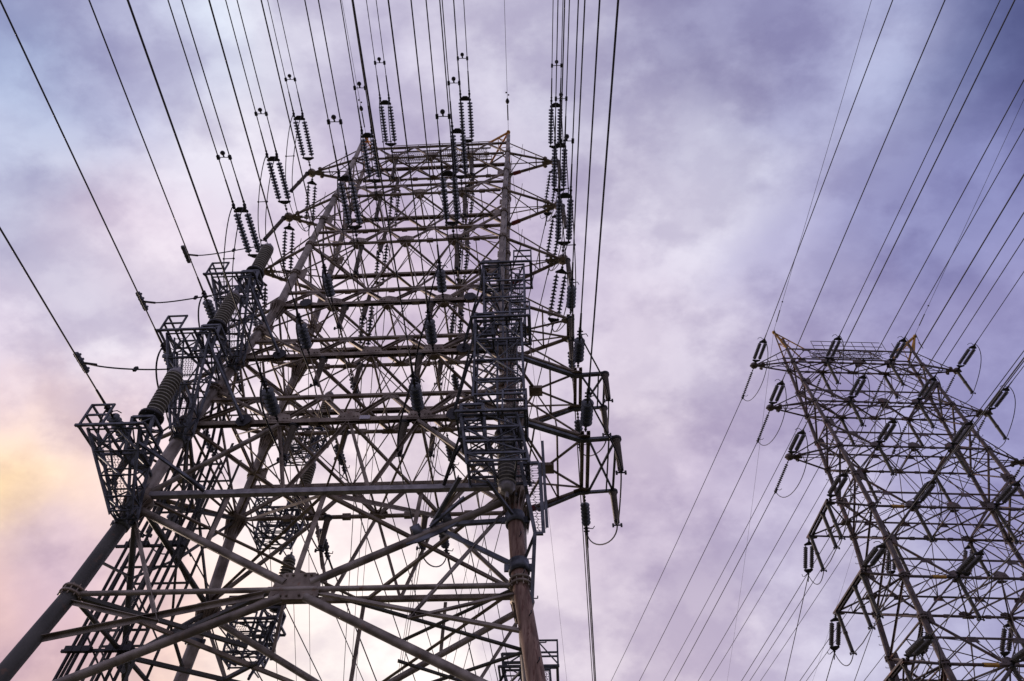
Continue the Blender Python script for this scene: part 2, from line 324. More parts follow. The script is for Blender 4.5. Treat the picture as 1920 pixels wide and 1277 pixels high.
def build_tower(tw):
    near = tw.near; St = STEEL if near else STEEL2
    if near: root = thing('transmission_tower', 'near rusty tubular steel lattice power pylon filling the left half of the photo', 'pylon', tw.T((0, 0, ZG)), 'steel lattice power pylons')
    else: root = thing('transmission_tower', 'farther dark steel lattice power pylon leaning in from the right edge', 'pylon', tw.T((0, 0, ZG)), 'steel lattice power pylons')
    # --- legs
    for sx in (-1, 1):
        for sy in (-1, 1):
            b = TB(tw); zz = [ZG+.6, 5, 9, 13.3, 17.2] + tw.Z[::-1] + [tw.Z[0]+(3.4 if sy < 0 else 1.9)]
            zb = sorted(zz + [(tw.Z[i]+tw.Z[i+1])/2 for i in range(5)])
            for a, c in zip(zb[:-1], zb[1:]):
                b.tube(tw.leg(sx, sy, a), tw.leg(sx, sy, c), rleg(a)*(1 if near else .82), rleg(c)*(.97 if near else .80), n=20, caps=False)
            b.lathe(tw.leg(sx, sy, zb[-1]), (0, 0, 1), [(0, rleg(zb[-1])), (.05, .01)], 20)
            lm = St
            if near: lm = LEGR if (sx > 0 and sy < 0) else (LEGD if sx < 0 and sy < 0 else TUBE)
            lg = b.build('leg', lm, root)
            if near and sy < 0:                              # lower lengths differ in colour from the upper: two finishes on one leg
                lg.data.materials.append(TUBE); zc_ = (WP((0, 0, 18.5 if sx < 0 else 27)) - LOC[root.name]).z
                for pl in lg.data.polygons:
                    if pl.center.z > zc_: pl.material_index = 1
            if near and sx < 0: lg['label'] = 'dark grey leaning tubular leg'
            if near and sx > 0 and sy < 0: lg['label'] = 'rusty brown weathered tubular leg'
            # flanges, flared collars
            for i, z in enumerate(zb[1:-1]):
                r = rleg(z); fl = TB(tw)
                p = tw.leg(sx, sy, z); dd = tw.leg(sx, sy, z+.5)-p; dd.normalize()
                big = near and 17 < z < 33 and min(abs(z-q) for q in tw.Z[3:]+[17.2]) < .1
                if big:
                    fl.lathe(p-dd*.75, dd, [(0, r*1.02), (.55, r*1.15), (.75, r*2.0), (.83, r*2.0), (.86, r*1.2), (1.3, r*1.02)], 20)
                    for k in range(14):
                        t = 2*math.pi*k/14; o = Vector((math.cos(t), math.sin(t), 0))
                        fl.plate(p-dd*.35+o*r*1.3, dd, o, .03, [(-.75, -.3*r), (.33, -.3*r), (.33, r*.62)])
                else:
                    for q in (-.09, .09): fl.lathe(p+dd*(q-.035), dd, [(0, r), (0, r*1.33), (.07, r*1.33), (.07, r)], 18)
                    for k in range(10):
                        t = 2*math.pi*k/10; fl.tube(p-dd*.2+Vector((math.cos(t), math.sin(t), 0))*r*1.2, p+dd*.2+Vector((math.cos(t), math.sin(t), 0))*r*1.2, .025, n=5)
                fl.build('flange', St, lg)
            if (sy < 0 and sx > 0) or not near:
                k = 0; z = 9; bm = {}
                while z < tw.Z[0]+2:
                    p = tw.leg(sx, sy, z); o = Vector((sx, 0, 0)) if k % 2 else Vector((sx*.35, sy*.9, 0))
                    if k % 2 not in bm:
                        sb = MB(); sb.tube((0, 0, 0), o*.2, .018, n=5); sb.tube(o*.2, o*.2+Vector((0, 0, .08)), .02, n=5)
                        bm[k % 2] = sb.mesh('step_bolt', IRON, lambda v: Vector(v)*S)
                    q = bpy.data.objects.new('step_bolt', bm[k % 2]); COL.objects.link(q); q.parent = lg
                    q.location = WP(tw.T(p + o*rleg(z)*.95)) - LOC[root.name]; z += .75; k += 1
            fb = TB(tw); p = tw.leg(sx, sy, ZG); fb.lathe(p+Vector((0, 0, -.4)), (0, 0, 1), [(0, .9), (.75, .9), (.75, .01)], 16)
            fb.lathe(p+Vector((0, 0, .3)), (0, 0, 1), [(0, .5), (.12, .5), (.12, .01)], 16); fb.build('footing', CONC, root)
    # --- crossarms
    for i in range(6):
        z = tw.Z[i]; zu = z+UH[i]; tx, tf, tr = tw.tip[i]; tx_s = {-1: tx, 1: tx}
        wl = tw.w(z); arm = bpy.data.objects.new('crossarm', None); COL.objects.link(arm); arm.parent = root; arm.empty_display_size = .3; LOC[arm.name] = LOC[root.name]
        cr = .095 if near else .085
        if i >= 3: cr *= 1.12
        for sy in (-1, 1):
            ca = TB(tw)
            for a, c in zip([-wl+.3, -3, 0, 3], [-3, 0, 3, wl-.3]):
                if near and i >= 3 and sy < 0: ca.chan(tw.fn(a, sy, z), tw.fn(c, sy, z), .22, .22, ref=(0, 0, -1), t=.035)
                else: ca.tube(tw.fn(a, sy, z), tw.fn(c, sy, z), cr, n=10, caps=False)
            for q in (-1.5, 1.5, -4.4, 4.4):                  # bolted splices
                ca.box(tw.fn(q-.2, sy, z), tw.fn(q+.2, sy, z), cr*2.0 if not near else cr*2.3, cr*2.0 if not near else cr*2.3)
            ca.build('lower_chord', St, arm)
        for sy in (-1, 1):
            b = TB(tw)
            if near: b.chan(tw.fn(-wl, sy, zu), tw.fn(wl, sy, zu), .17, .13, ref=(0, 0, 1), t=.025) if sy < 0 else b.chan(tw.fn(-wl, sy, zu), tw.fn(wl, sy, zu), .26, .2, ref=(0, 0, -1), t=.03)
            else: b.tube(tw.fn(-wl, sy, zu), tw.fn(wl, sy, zu), .075, n=8)
            b.build('upper_chord', St, arm)
        wb = .19 if near and i >= 3 else (.14 if near else .10)
        for sy in (-1, 1):
            b = TB(tw)
            xs = [-wl, -4.4, -3, -1.5, 0, 1.5, 3, 4.4, wl]
            for k in range(8):
                za = z if k % 2 == 0 else zu; zc = zu if k % 2 == 0 else z
                xa, xc = xs[k], xs[k+1]
                pa = tw.fn(xa, sy, za); pc = tw.fn(xc, sy, zc)
                e = (pc-pa).normalized()*.16
                if near: b.chan(pa+e, pc-e*(.3 if zc == zu else 1), wb, wb*.62, ref=(0, sy, 0), t=.03)
                else:
                    b.tube(pa, pc, .045, n=6)
            for xq in (-1.5, 1.5, -4.4, 4.4):
                b.plate(tw.fn(xq, sy, zu-.08)+Vector((0, sy*.04, 0)), (1, 0, 0), (0, 0, 1), .03, [(-.42, -.2), (.42, -.2), (.28, .14), (-.28, .14)])
            for xq in (-3, 0, 3):
                b.plate(tw.fn(xq, sy, z+.17)+Vector((0, sy*.13, 0)), (1, 0, 0), (0, 0, 1), .03, [(-.55, -.2), (.55, -.2), (.42, .16), (0, .3), (-.42, .16)])
                for q in (-.36, -.2, .2, .36):
                    b.ball(tw.fn(xq+q, sy, z+.14)+Vector((0, sy*.15, 0)), .035, 6)
            b.build('web_truss', St, arm)
        # plan bracing between the front and rear chords
        b = TB(tw); rb = .055 if near else .05
        nodes = [-wl, -3, 0, 3, wl]
        for a, c in zip(nodes[:-1], nodes[1:]):
            b.angle(tw.fn(a, -1, z), tw.fn(c, 1, z), rb*2.0, ref=(0, 0, 1)); b.angle(tw.fn(a, 1, z+.07), tw.fn(c, -1, z+.07), rb*1.7, ref=(0, 0, 1))
        for a in nodes: b.tube(tw.fn(a, -1, z+.03), tw.fn(a, 1, z+.03), rb, n=6)
        for a, c in zip([-4.4, -1.5, 1.5], [-1.5, 1.5, 4.4]):
            b.tube(tw.fn(a, -1, zu), tw.fn(c, 1, zu), .03, n=5); b.tube(tw.fn(a, 1, zu+.05), tw.fn(c, -1, zu+.05), .028, n=5)
        for a in (-wl*.72, wl*.72): b.tube(tw.fn(a, -1, z), tw.fn(a, 1, z), .03, n=5)
        for a in (-3, 0, 3):
            b.plate(tw.fn(a, 1, z-.02)+Vector((0, -.12, -.13)), (1, 0, 0), (0, 1, 0), .05, [(-.42, .14), (-.3, -.12), (-.12, -.24), (.12, -.24), (.3, -.12), (.42, .14)])
            b.plate(tw.fn(a, -1, z-.02)+Vector((0, .12, -.16)), (1, 0, 0), (0, 1, 0), .05, [(-.36, -.14), (.36, -.14), (.26, .1), (.1, .2), (-.1, .2), (-.26, .1)])
        b.build('plan_bracing', St, arm)
        # node castings under the chord, where strings hang
        for sx in (-1, 1):
            b = TB(tw); tpf = Vector((sx*tx, -tf, z)); tpr = Vector((sx*tx, tr, z))
            lf, lr = tw.leg(sx, -1, z), tw.leg(sx, 1, z); uf, ur = tw.leg(sx, -1, zu), tw.leg(sx, 1, zu)
            b.tube(lf, tpf, .10 if near else .08, .08, n=10); b.tube(lr, tpr, .13 if near else .08, .10 if near else .07, n=10)
            b.tube(uf, tpf+Vector((-sx*.2, 0, .12)), .05, n=6); b.tube(ur, tpr+Vector((-sx*.2, 0, .12)), .05, n=6)
            mid = lambda P, Q, t: P.lerp(Q, t)
            b.tube(mid(lf, tpf, .6), mid(lr, tpr, .6), .045, n=6); b.tube(mid(lf, tpf, .6), mid(uf, tpf, .6), .035, n=6); b.tube(mid(lr, tpr, .6), mid(ur, tpr, .6), .035, n=6)
            b.tube(lf, mid(lr, tpr, .6), .04, n=6); b.tube(lr, mid(lf, tpf, .3), .04, n=6)
            b.tube(mid(uf, tpf, .35), mid(lf, tpf, .35), .03, n=6)
            if i < 3:
                t = Vector((sx*tx, 0, z))
                b.lathe(t-Vector((0, 0, .16)), (0, 0, 1), [(0, .05), (0, .28), (.09, .34), (.3, .34), (.34, .2), (.34, .02)], 14)
                b.tube(t+Vector((-sx*.75, -.32, 0)), t+Vector((-sx*.75, .32, 0)), .10, n=8)
                for q in (-.38, .38): b.lathe(t+Vector((-sx*.75, q-.05*(1 if q > 0 else -1), 0)), (0, 1 if q > 0 else -1, 0), [(0, .17), (.06, .17), (.06, .1), (.12, .1), (.12, .02)], 10)
                b.tube(t, t+Vector((-sx*1.0, 0, 0)), .13, .11, n=8); b.tube(mid(t, Vector((sx*wl, 0, z)), .22), Vector((sx*wl, 0, z)), .035, n=5)
                b.box(t+Vector((0, 0, -.05)), t+Vector((sx*.42, 0, -.05)), .14, .1)
            else:
                for q in (-.13, .13): b.chan(tpf+Vector((q, -.3, 0)), tpr+Vector((q, .3, 0)), .16, .12, ref=(0, 0, -1), t=.025)
                c = Vector((sx*(wl+1.3), 0, z))
                for P in (tpf, tpr, lf, lr): b.tube(P, c, .06, n=7)
                b.plate(c-Vector((0, 0, .08)), (1, 0, 0), (0, 1, 0), .16, [(-.33, -.3), (.33, -.3), (.33, .3), (-.33, .3)])
                for P in (tpf, tpr): b.plate(P-Vector((sx*.1, 0, .12)), (sx, 0, 0), (0, 1, 0), .05, [(-.4, -.1), (0, -.26), (.3, -.2), (.3, .2), (0, .26), (-.4, .1)])
            # thin bird rods clipped to the arm
            if near and i < 4:
                q = mid(uf, tpf, .32); b.tube(q+Vector((0, -.05, .75)), q+Vector((sx*-.1, .1, -.5)), .018, n=5)
                q = mid(lr, tpr, .45); b.tube(q+Vector((0, -.2, .7)), q+Vector((0, .2, -.15)), .018, n=5)
            b.build('arm', St, arm)
        for sx in (-1, 1):
            # paint bands
            b = TB(tw)
            if near: P, Q = tw.leg(sx, 1, z), Vector((sx*tx, tr, z)); b.tube(P.lerp(Q, .1), P.lerp(Q, .25), .165, .16, n=10)
            else: P, Q = tw.fn(-4.6, -1, z), tw.fn(-3.7, -1, z); b.tube(P, Q, .13, n=10)
            if near and sx > 0: b.build('paint_band', REDP, arm)
            elif not near and sx < 0 and i >= 3: b.build('paint_band', YELLOW, arm)
        if near and i >= 3:
            for sx in (-1, 1):
                b = TB(tw); b.octo(tw.fn(sx*4.45, -1, z)+Vector((0, -.22, 0)), (1, 0, 1), (-1, 0, 1), .05, .31); b.build('gusset_plate', IRON, arm)
    # --- body panels between crossarms
    for i in range(5):
        za, zb_ = tw.Z[i], tw.Z[i+1]; zm = (za+UH[i]*0+zb_)/2
        if i == 0: zm = 48.3 if near else 47.6
        for sy in (-1, 1):
            b = TB(tw)
            for sx in (-1, 1):
                lm = tw.leg(sx, sy, zm)
                b.tube(lm, tw.fn(sx*3, sy, zb_), .09, n=8); b.tube(lm, tw.fn(sx*3, sy, za), .05, n=8)
                b.tube(tw.fn(sx*3, sy, za), tw.fn(sx*1.5, sy, zb_+UH[i+1]), .033, n=6); b.tube(tw.fn(0, sy, za), tw.fn(sx*1.5, sy, zb_+UH[i+1]), .033, n=6)
                b.tube(tw.leg(sx, sy, za-.9), tw.fn(sx*4.4, sy, za), .028, n=5); b.tube(lm.lerp(tw.fn(sx*3, sy, zb_), .5), tw.leg(sx, sy, zb_+UH[i+1]), .03, n=5)
                b.plate(lm+Vector((-sx*.35, -sy*.02, 0)), (1, 0, 0), (0, 0, 1), .04, [(-.3, -.35), (.3, -.45), (.3, .45), (-.3, .35)])
            b.build('face_bracing', St, root)
        for sx in (-1, 1):
            b = TB(tw)
            la, lb, ma, mb = tw.leg(sx, -1, za), tw.leg(sx, 1, za), tw.leg(sx, -1, zm), tw.leg(sx, 1, zm)
            ba, bb = tw.leg(sx, -1, zb_), tw.leg(sx, 1, zb_)
            for P, Q in ((la, mb), (lb, ma), (ma, bb), (mb, ba)): b.angle(P, Q, .12, ref=(sx, 0, 0))
            b.tube(ma, mb, .06, n=8); c = (ma+mb)/2
            for P in ((tw.fn(sx*3, -1, zb_), tw.fn(sx*3, 1, zb_)) if near else (tw.fn(sx*3, -1, zb_), tw.fn(sx*3, 1, zb_), tw.fn(sx*3, -1, za), tw.fn(sx*3, 1, za))):
                b.tube(c, P, .035, n=6)
            b.build('side_bracing', St, root)
    # --- below the lowest arm: big K braces
    zl, zw, zc = tw.Z[5], 17.25, 13.25
    for sy in (-1, 1):
        b = TB(tw); k = Vector((0, sy*.0, 0))
        for sx in (-1, 1):
            b.tube(tw.fn(sx*2.95, sy, zl-.15), tw.leg(sx, sy, zw+.25), .105, n=12)
            b.tube(tw.leg(sx, sy, zw-.3), tw.fn(sx*.42+.1, sy, zc+.25), .135, n=14)
            b.tube(tw.fn(sx*.4+.1, sy, zc-.3), tw.leg(sx, sy, 9.2), .14, n=14)
            b.tube(tw.leg(sx, sy, zc), tw.fn(sx*.75, sy, zc), .085, n=12)
            b.angle(tw.fn(sx*.9, sy, zc-.15), tw.leg(sx, sy, 11.6), .16, ref=(0, sy, 0))
            q = tw.fn(sx*3.9, sy, 12.15); b.angle(q, tw.leg(sx, sy, 13.0), .13, ref=(0, sy, 0)); b.angle(q, tw.leg(sx, sy, 16.8).lerp(q, .02), .14, ref=(0, sy, 0))
            b.tube(tw.leg(sx, sy, 9.2), tw.fn(sx*.5, sy, 5.2), .18, n=10); b.tube(tw.fn(sx*.5, sy, 5.2), tw.leg(sx, sy, 1), .18, n=10)
        b.tube(tw.fn(-.8, sy, zc), tw.fn(.8, sy, zc), .10, n=12)
        b.tube(tw.leg(-1, sy, 5.2), tw.leg(1, sy, 5.2), .12, n=10)
        b.build('face_bracing', TUBE if near else St, root)
        b = TB(tw)
        b.plate(tw.fn(.1, sy, zc+.12)+Vector((0, sy*.0, 0)), (1, 0, 0), (0, .12*sy*-1, 1), .12, [(-.8, -.42), (-.45, -.52), (.45, -.52), (.8, -.42), (.72, .24), (.5, .48), (-.5, .48), (-.72, .24)])
        for q in range(-3, 4):
            for h in (-.45, .45):
                if q: b.ball(tw.fn(.1+q*.2, sy, zc+.12+h*.85)+Vector((0, sy*.09, 0)), .045, 6)
        b.build('gusset_plate', St, root)
        b = TB(tw)
        b.chan(tw.leg(-1, sy, 17.45)+Vector((.35, -.08*1, 0)), tw.leg(1, sy, 17.45)+Vector((-.35, -.08, 0)), .24, .2, ref=(0, 0, 1) , t=.03)
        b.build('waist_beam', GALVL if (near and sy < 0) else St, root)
        b = TB(tw)
        b.box(tw.fn(0, sy, 17.3), tw.fn(-.05, sy, zc+.3), .16, .08, ref=(0, 1, 0))
        b.box(tw.fn(-3.6, sy, 17.3), tw.fn(-3.55, sy, 15.0), .14, .07, ref=(0, 1, 0)); b.box(tw.fn(3.6, sy, 17.3), tw.fn(3.55, sy, 15.1), .14, .07, ref=(0, 1, 0))
        for sx in (-1, 1):
            b.angle(tw.fn(sx*3, sy, zl), tw.fn(sx*1.6, sy, 17.5), .13, ref=(0, sy, 0)); b.angle(tw.fn(0, sy, zl), tw.fn(sx*1.6, sy, 17.5), .13, ref=(0, sy, 0))
        b.build('hanger_bars', St, root)
    for sx in (-1, 1):
        b = TB(tw); n1 = Vector((sx*tw.w(zc), 0, zc)); n0 = Vector((sx*tw.w(zw), 0, zw))
        for sy in (-1, 1):
            b.tube(tw.leg(sx, sy, zw-.2), n1+Vector((0, sy*.3, .2)), .11, n=12); b.tube(tw.leg(sx, sy, zc), n1, .085, n=10)
            b.tube(n1, tw.leg(sx, sy, 9.2), .12, n=10); b.tube(tw.leg(sx, sy, 9.2), Vector((sx*tw.w(5), 0, 5)), .15, n=10); b.tube(Vector((sx*tw.w(5), 0, 5)), tw.leg(sx, sy, 1), .15, n=10)
            b.angle(tw.leg(sx, sy, zl), n0, .15, ref=(sx, 0, 0)); b.angle(tw.leg(sx, sy, zl), tw.leg(sx, -sy, zw), .13, ref=(sx, 0, 0))
            m = tw.leg(sx, sy, zw).lerp(n1, .5); b.angle(m, tw.leg(sx, sy, 14.6), .1); b.angle(m, n0, .1)
            # plan bracing at the horizontal ring
            b.angle(n1, tw.fn(sx*.6, sy, zc), .14, ref=(0, 0, 1)); b.angle(tw.leg(sx, sy, zc), Vector((sx*2.6, sy*.6, zc)), .13, ref=(0, 0, 1))
        b.tube(tw.leg(sx, -1, zw), tw.leg(sx, 1, zw), .12, n=10)
        b.tube(n0, n0.lerp(Vector((sx*tw.w(zl), 0, zl)), 1), .08, n=8)
        b.octo(n1, (0, 1, 0), (0, 0, 1), .06, .5)
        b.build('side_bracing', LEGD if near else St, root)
    for sx in (-1, 1):                                     # plan bracing at the waist
        b = TB(tw)
        b.angle(tw.fn(0, -1, 17.4), tw.leg(sx, 1, 17.6), .13, ref=(0, 0, 1)); b.angle(tw.fn(0, 1, 17.4), tw.leg(sx, -1, 17.5), .13, ref=(0, 0, 1))
        b.angle(tw.fn(0, -1, 17.4), tw.fn(sx*6.6 if sx < 0 else 3, 1, zl-.1), .15, ref=(0, 0, 1))
        b.build('plan_bracing', St, root)
        b = TB(tw); b.angle(tw.leg(sx, -1, zc), tw.fn(0, 1, zc), .13, ref=(0, 0, 1)); b.build('plan_bracing', St, root)
    # --- peaks for the shield wires
    for sx in (-1, 1):
        zt = tw.Z[0]
        if near: ap = Vector((sx*6.05 if sx > 0 else -5.75, -1.0, 56.0))
        else: ap = Vector((sx*7.0, -1.0, 54.4))
        b = TB(tw)
        b.tube(tw.leg(sx, -1, zt+(2.5 if near else 1.9)), ap, .13 if near else .11, .07, n=8)
        for q in (tw.leg(sx, 1, zt+1.9), tw.fn(sx*4.4, -1, zt+1.9), tw.fn(sx*4.4, 1, zt+1.9)): b.angle(q, ap, .13)
        m1 = tw.leg(sx, 1, zt+1.9).lerp(ap, .55); m2 = tw.fn(sx*4.4, -1, zt+1.9).lerp(ap, .5); m3 = tw.fn(sx*4.4, 1, zt+1.9).lerp(ap, .5)
        for P, Q in ((m1, m2), (m2, m3), (m1, m3), (m2, tw.leg(sx, -1, zt+2)), (m1, tw.leg(sx, -1, zt+2)), (m3, tw.leg(sx, 1, zt+1.9))): b.tube(P, Q, .035, n=5)
        b.lathe(ap-Vector((0, 0, .12)), (0, 0, 1), [(0, .02), (0, .16), (.2, .16), (.28, .02)], 10)
        b.build('shield_wire_peak', ORANGE if near else YELLOW, root)
    # --- maintenance walkway on the top arm
    wk = TB(tw); zt = tw.Z[0]+2.05
    for sy in (-1, 1):
        wk.angle((-3.4, sy*.5, zt), (4.6 if near else 3.4, sy*.5, zt), .1)
        for h in (.6, 1.25):
            wk.tube((-3.4, sy*.5, zt+h), (4.6 if near else 3.4, sy*.5, zt+h), .035, n=6)
        for q in range(9): wk.tube((-3.4+q, sy*.5, zt), (-3.4+q, sy*.5, zt+1.25), .03, n=6)
    wo_ = wk.build('walkway', St, root)
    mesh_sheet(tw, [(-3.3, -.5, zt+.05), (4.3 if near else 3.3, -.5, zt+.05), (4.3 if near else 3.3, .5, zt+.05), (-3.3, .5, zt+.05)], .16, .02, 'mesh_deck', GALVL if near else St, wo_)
    return root

def mesh_sheet(tw, q, step, r, name, m, parent):
    """expanded-metal sheet spanning quad q (4 corners)"""
    A, B, C_, D_ = [Vector(p) for p in q]; nu = max(2, int((B-A).length/step)); nv = max(2, int((D_-A).length/step*1.0))
    def P(u, v): return A.lerp(B, u).lerp(D_.lerp(C_, u), v)
    b = TB(tw); nrm = (B-A).cross(D_-A).normalized()
    for i in range(nu+1):
        pts = [P(min(max((i+(.28 if j % 2 else -.28))/nu, 0), 1), j/nv) for j in range(nv+1)]
        for a, c in zip(pts[:-1], pts[1:]): b.tube(a, c, r, n=4, caps=False)
    for j in range(0, nv+1):
        b.tube(P(0, j/nv), P(1, j/nv), r*.8, n=4, caps=False)
    return b.build(name, m, parent)

ROOT1 = build_tower(T1); ROOT2 = build_tower(T2)

# side brackets (near tower, right ends of the two lowest arms)
for i in (4, 5):
    z = T1.Z[i]; tx, tf, tr = T1.tip[i]
    b = TB(T1); X = 11.2
    f0_, r0_ = Vector((X, -tf, z-.12)), Vector((X, tr, z-.12))
    kf, kr = Vector((tx-.2, -tf, z-.2)), Vector((tx-.2, tr, z-.2))
    b.chan(T1.leg(1, -1, z).lerp(kf, .1)+Vector((0, 0, -.2)), kf, .22, .12, ref=(0, 0, 1)); b.chan(kf, f0_, .2, .12, ref=(0, 0, 1))
    b.chan(T1.leg(1, 1, z).lerp(kr, .3)+Vector((0, 0, -.2)), kr, .15, .1, ref=(0, 0, 1)); b.chan(kr, r0_, .15, .1, ref=(0, 0, 1))
    b.angle(f0_, r0_, .11); b.angle(f0_+Vector((-.3, 0, 0)), r0_+Vector((-.3, 0, 0)), .07)
    b.angle(kf+Vector((.35, 0, 0)), r0_, .085); b.angle(kr+Vector((.35, 0, 0)), f0_, .085)
    b.build('side_bracket', GALV, ROOT1)

# ------------------------------------------------------------------ insulators: meshes built once, copied in a loop
def disc_prof(z0, r, p, cap=.08):
    return [(z0, .035), (z0+.01*p/.2, cap*.8), (z0+.35*p, cap), (z0+.45*p, r*.72), (z0+.60*p, r), (z0+.68*p, r*.97), (z0+.72*p, r*.55), (z0+.80*p, .05), (z0+p, .035)]
def string_mesh(x, z0, n, p, r, cap=.08, seg=14):
    b = MB(); pr = []
    for k in range(n): pr += disc_prof(z0+k*p, r, p, cap)
    b.lathe((x, 0, 0), (0, 0, 1), pr, seg, ref=(1, 0, 0)); return b
Zax = Vector((0, 0, 1))
KIND = {}
def sc(v): return Vector(v)*S
def mk(name, b, m): return b.mesh(name, m, sc)
def kind_double(key, l0, n, p, r, off, m, fit=IRON, vee=True):
    """chain, near yoke, two disc strings, far yoke and clamps; returns parts and far end"""
    zs = l0+.3; ze = zs+n*p
    a = MB(); a.tube((0, 0, 0), (0, 0, l0*.45), .035, n=6); a.lathe((0, 0, l0*.4), (0, 0, 1), [(0, .03), (.02, .09), (.12, .09), (.14, .03)], 8); a.tube((0, 0, l0*.5), (0, 0, l0), .045, n=6)
    a.ball((0, 0, .06), .08); a.tube((-.1, 0, l0*.75), (.1, 0, l0*.75), .03, n=5)
    y1 = MB(); y1.plate((0, 0, l0+.02), (1, 0, 0), (0, 0, 1), .06, [(-.1, -.12), (.1, -.12), (off+.12, .06), (off+.12, .16), (-off-.12, .16), (-off-.12, .06)])
    for s_ in (-1, 1): y1.tube((s_*off, 0, l0+.12), (s_*off, 0, zs+.03), .035, n=6)
    y2 = MB(); y2.plate((0, 0, ze+.22), (1, 0, 0), (0, 0, 1), .08, [(-off-.1, -.1), (off+.1, -.1), (off+.1, .02), (.14, .24), (-.14, .24), (-off-.1, .02)])
    for s_ in (-1, 1): y2.tube((s_*off, 0, ze-.02), (s_*off, 0, ze+.16), .035, n=6)
    parts = [('link_chain', mk('link_chain', a, fit)), ('yoke_plate', mk('yoke_plate', y1, fit)),
             ('disc_string', mk('disc_string', string_mesh(-off, zs, n, p, r), m)), ('disc_string', mk('disc_string', string_mesh(off, zs, n, p, r), m)),
             ('yoke_plate', mk('yoke_plate', y2, fit))]
    end = ze+.45
    if vee:                                     # two dead-end clamps for a bundle
        for s_ in (-1, 1):
            c = MB(); c.tube((s_*off*.85, 0, ze+.22), (s_*(off+.02), 0, ze+.5), .05, n=6); c.box((s_*off, -.05, ze+.4), (s_*off, -.05, ze+.72), .12, .16)
            c.tube((s_*off, 0, ze+.5), (s_*off, 0, ze+2.3), .055, .045, n=8); c.ball((s_*off, 0, ze+.62), .1); c.ball((s_*off, 0, ze+.85), .08)
            parts.append(('clamp', mk('clamp', c, fit)))
        end = ze+.6
    else:
        c = MB(); c.tube((0, 0, ze+.3), (0, 0, ze+.75), .06, n=6); c.ball((0, 0, ze+.55), .1); c.tube((0, 0, ze+.6), (0, 0, ze+1.3), .05, .04, n=8)
        c.path([(-.05, 0, ze+.5), (-.35, .05, ze+.75), (-.5, .1, ze+.65), (-.55, .12, ze+.45)], .025)
        parts.append(('clamp', mk('clamp', c, fit))); end = ze+.7
    KIND[key] = (parts, end, off)
def kind_single(key, l0, n, p, r, m, fit=IRON, clamp=1.2, cap=.1):
    zs = l0; ze = zs+n*p
    a = MB(); a.tube((0, 0, 0), (0, 0, l0), .035, n=6); a.ball((0, 0, l0*.3), .07); a.ball((0, 0, l0*.7), .07)
    c = MB(); c.tube((0, 0, ze-.02), (0, 0, ze+.3), .05, n=6); c.box((0, .03, ze+.2), (0, .03, ze+.65), .13, .18); c.tube((0, 0, ze+.4), (0, 0, ze+.4+clamp), .06, .045, n=8)
    for q in (.1, .3, .5): c.box((-.14, 0, ze+q), (.14, 0, ze+q), .05, .05)
    c.path([(.05, 0, ze+.3), (.3, .05, ze+.3), (.38, .1, ze+.1)], .022)
    parts = [('link_chain', mk('link_chain', a, fit)), ('disc_string', mk('disc_string', string_mesh(0, zs, n, p, r, cap, 18), m)), ('clamp', mk('clamp', c, fit))]
    KIND[key] = (parts, ze+.5, 0)
kind_double('near_front', .95, 12, .235, .205, .33, DISC)
kind_double('near_rear', .5, 12, .235, .185, .27, DISC, vee=False)
kind_single('near_low', .45, 6, .235, .26, DISC)
kind_single('near_low_rear', .55, 6, .22, .22, DISC)
kind_double('far_double', .4, 11, .18, .165, .245, DISC2, vee=False)
kind_single('far_single', .5, 12, .19, .135, DISC2, clamp=.4, cap=.06)
def kind_post(key, ln, r, m, joint=True, taper=1.0, pitch=.085):
    pr = [(0, r*1.15), (.12, r*1.15), (.14, r*.8)]; h = .14
    while h < ln-.16:
        k = r*(1-(1-taper)*h/ln)
        if joint and abs(h-ln/2) < .09: pr += [(h, k*.8), (h, k*1.25), (h+.13, k*1.25), (h+.13, k*.8)]; h += .16; continue
        pr += [(h, k*.84), (h+pitch*.45, k*1.08), (h+pitch*.6, k*1.08), (h+pitch*.9, k*.84)]; h += pitch
    pr += [(ln-.12, r*taper*.8)]
    b = MB(); b.lathe((0, 0, 0), (0, 0, 1), pr, 14)
    c = MB(); c.lathe((0, 0, ln-.12), (0, 0, 1), [(0, .01), (0, r*taper*1.05), (.12, r*taper*1.05), (.12, .05), (.2, .05)], 12); c.tube((-.22, 0, ln+.12), (.22, 0, ln+.12), .035, n=6)
    for q in (-.18, .18): c.box((q, 0, ln+.05), (q, 0, ln+.2), .08, .1)
    a = MB(); a.lathe((0, 0, -.08), (0, 0, 1), [(0, .01), (0, r*1.5), (.1, r*1.5), (.16, r)], 12)
    KIND[key] = ([('mounting_cap', mk('mounting_cap', a, IRON)), ('ribbed_core', mk('ribbed_core', b, m)), ('clamp', mk('clamp', c, IRON))], ln+.12, 0)
kind_post('near_post', 2.9, .125, POST)
kind_post('near_post_low', 1.65, .145, POST, joint=False, taper=.8, pitch=.075)
kind_post('far_post', 2.75, .125, POST2)

def inst(key, name, label, cat, grp, A, d, side=(1, 0, 0)):
    """A in design units, d unit direction, side = spread axis"""
    parts, end, off = KIND[key]
    z = Vector(d).normalized(); x = Vector(side); x = (x-z*x.dot(z)).normalized(); y = z.cross(x)
    r = bpy.data.objects.new(name, None); COL.objects.link(r); r.empty_display_size = .2
    mw = Matrix((x, y, z)).transposed().to_4x4(); mw.translation = WP(A); r.matrix_world = mw
    r['label'] = label; r['category'] = cat; r['group'] = grp
    for n_, me in parts:
        o = bpy.data.objects.new(n_, me); COL.objects.link(o); o.parent = r
    A = Vector(A)
    return A+z*end, x*off, z

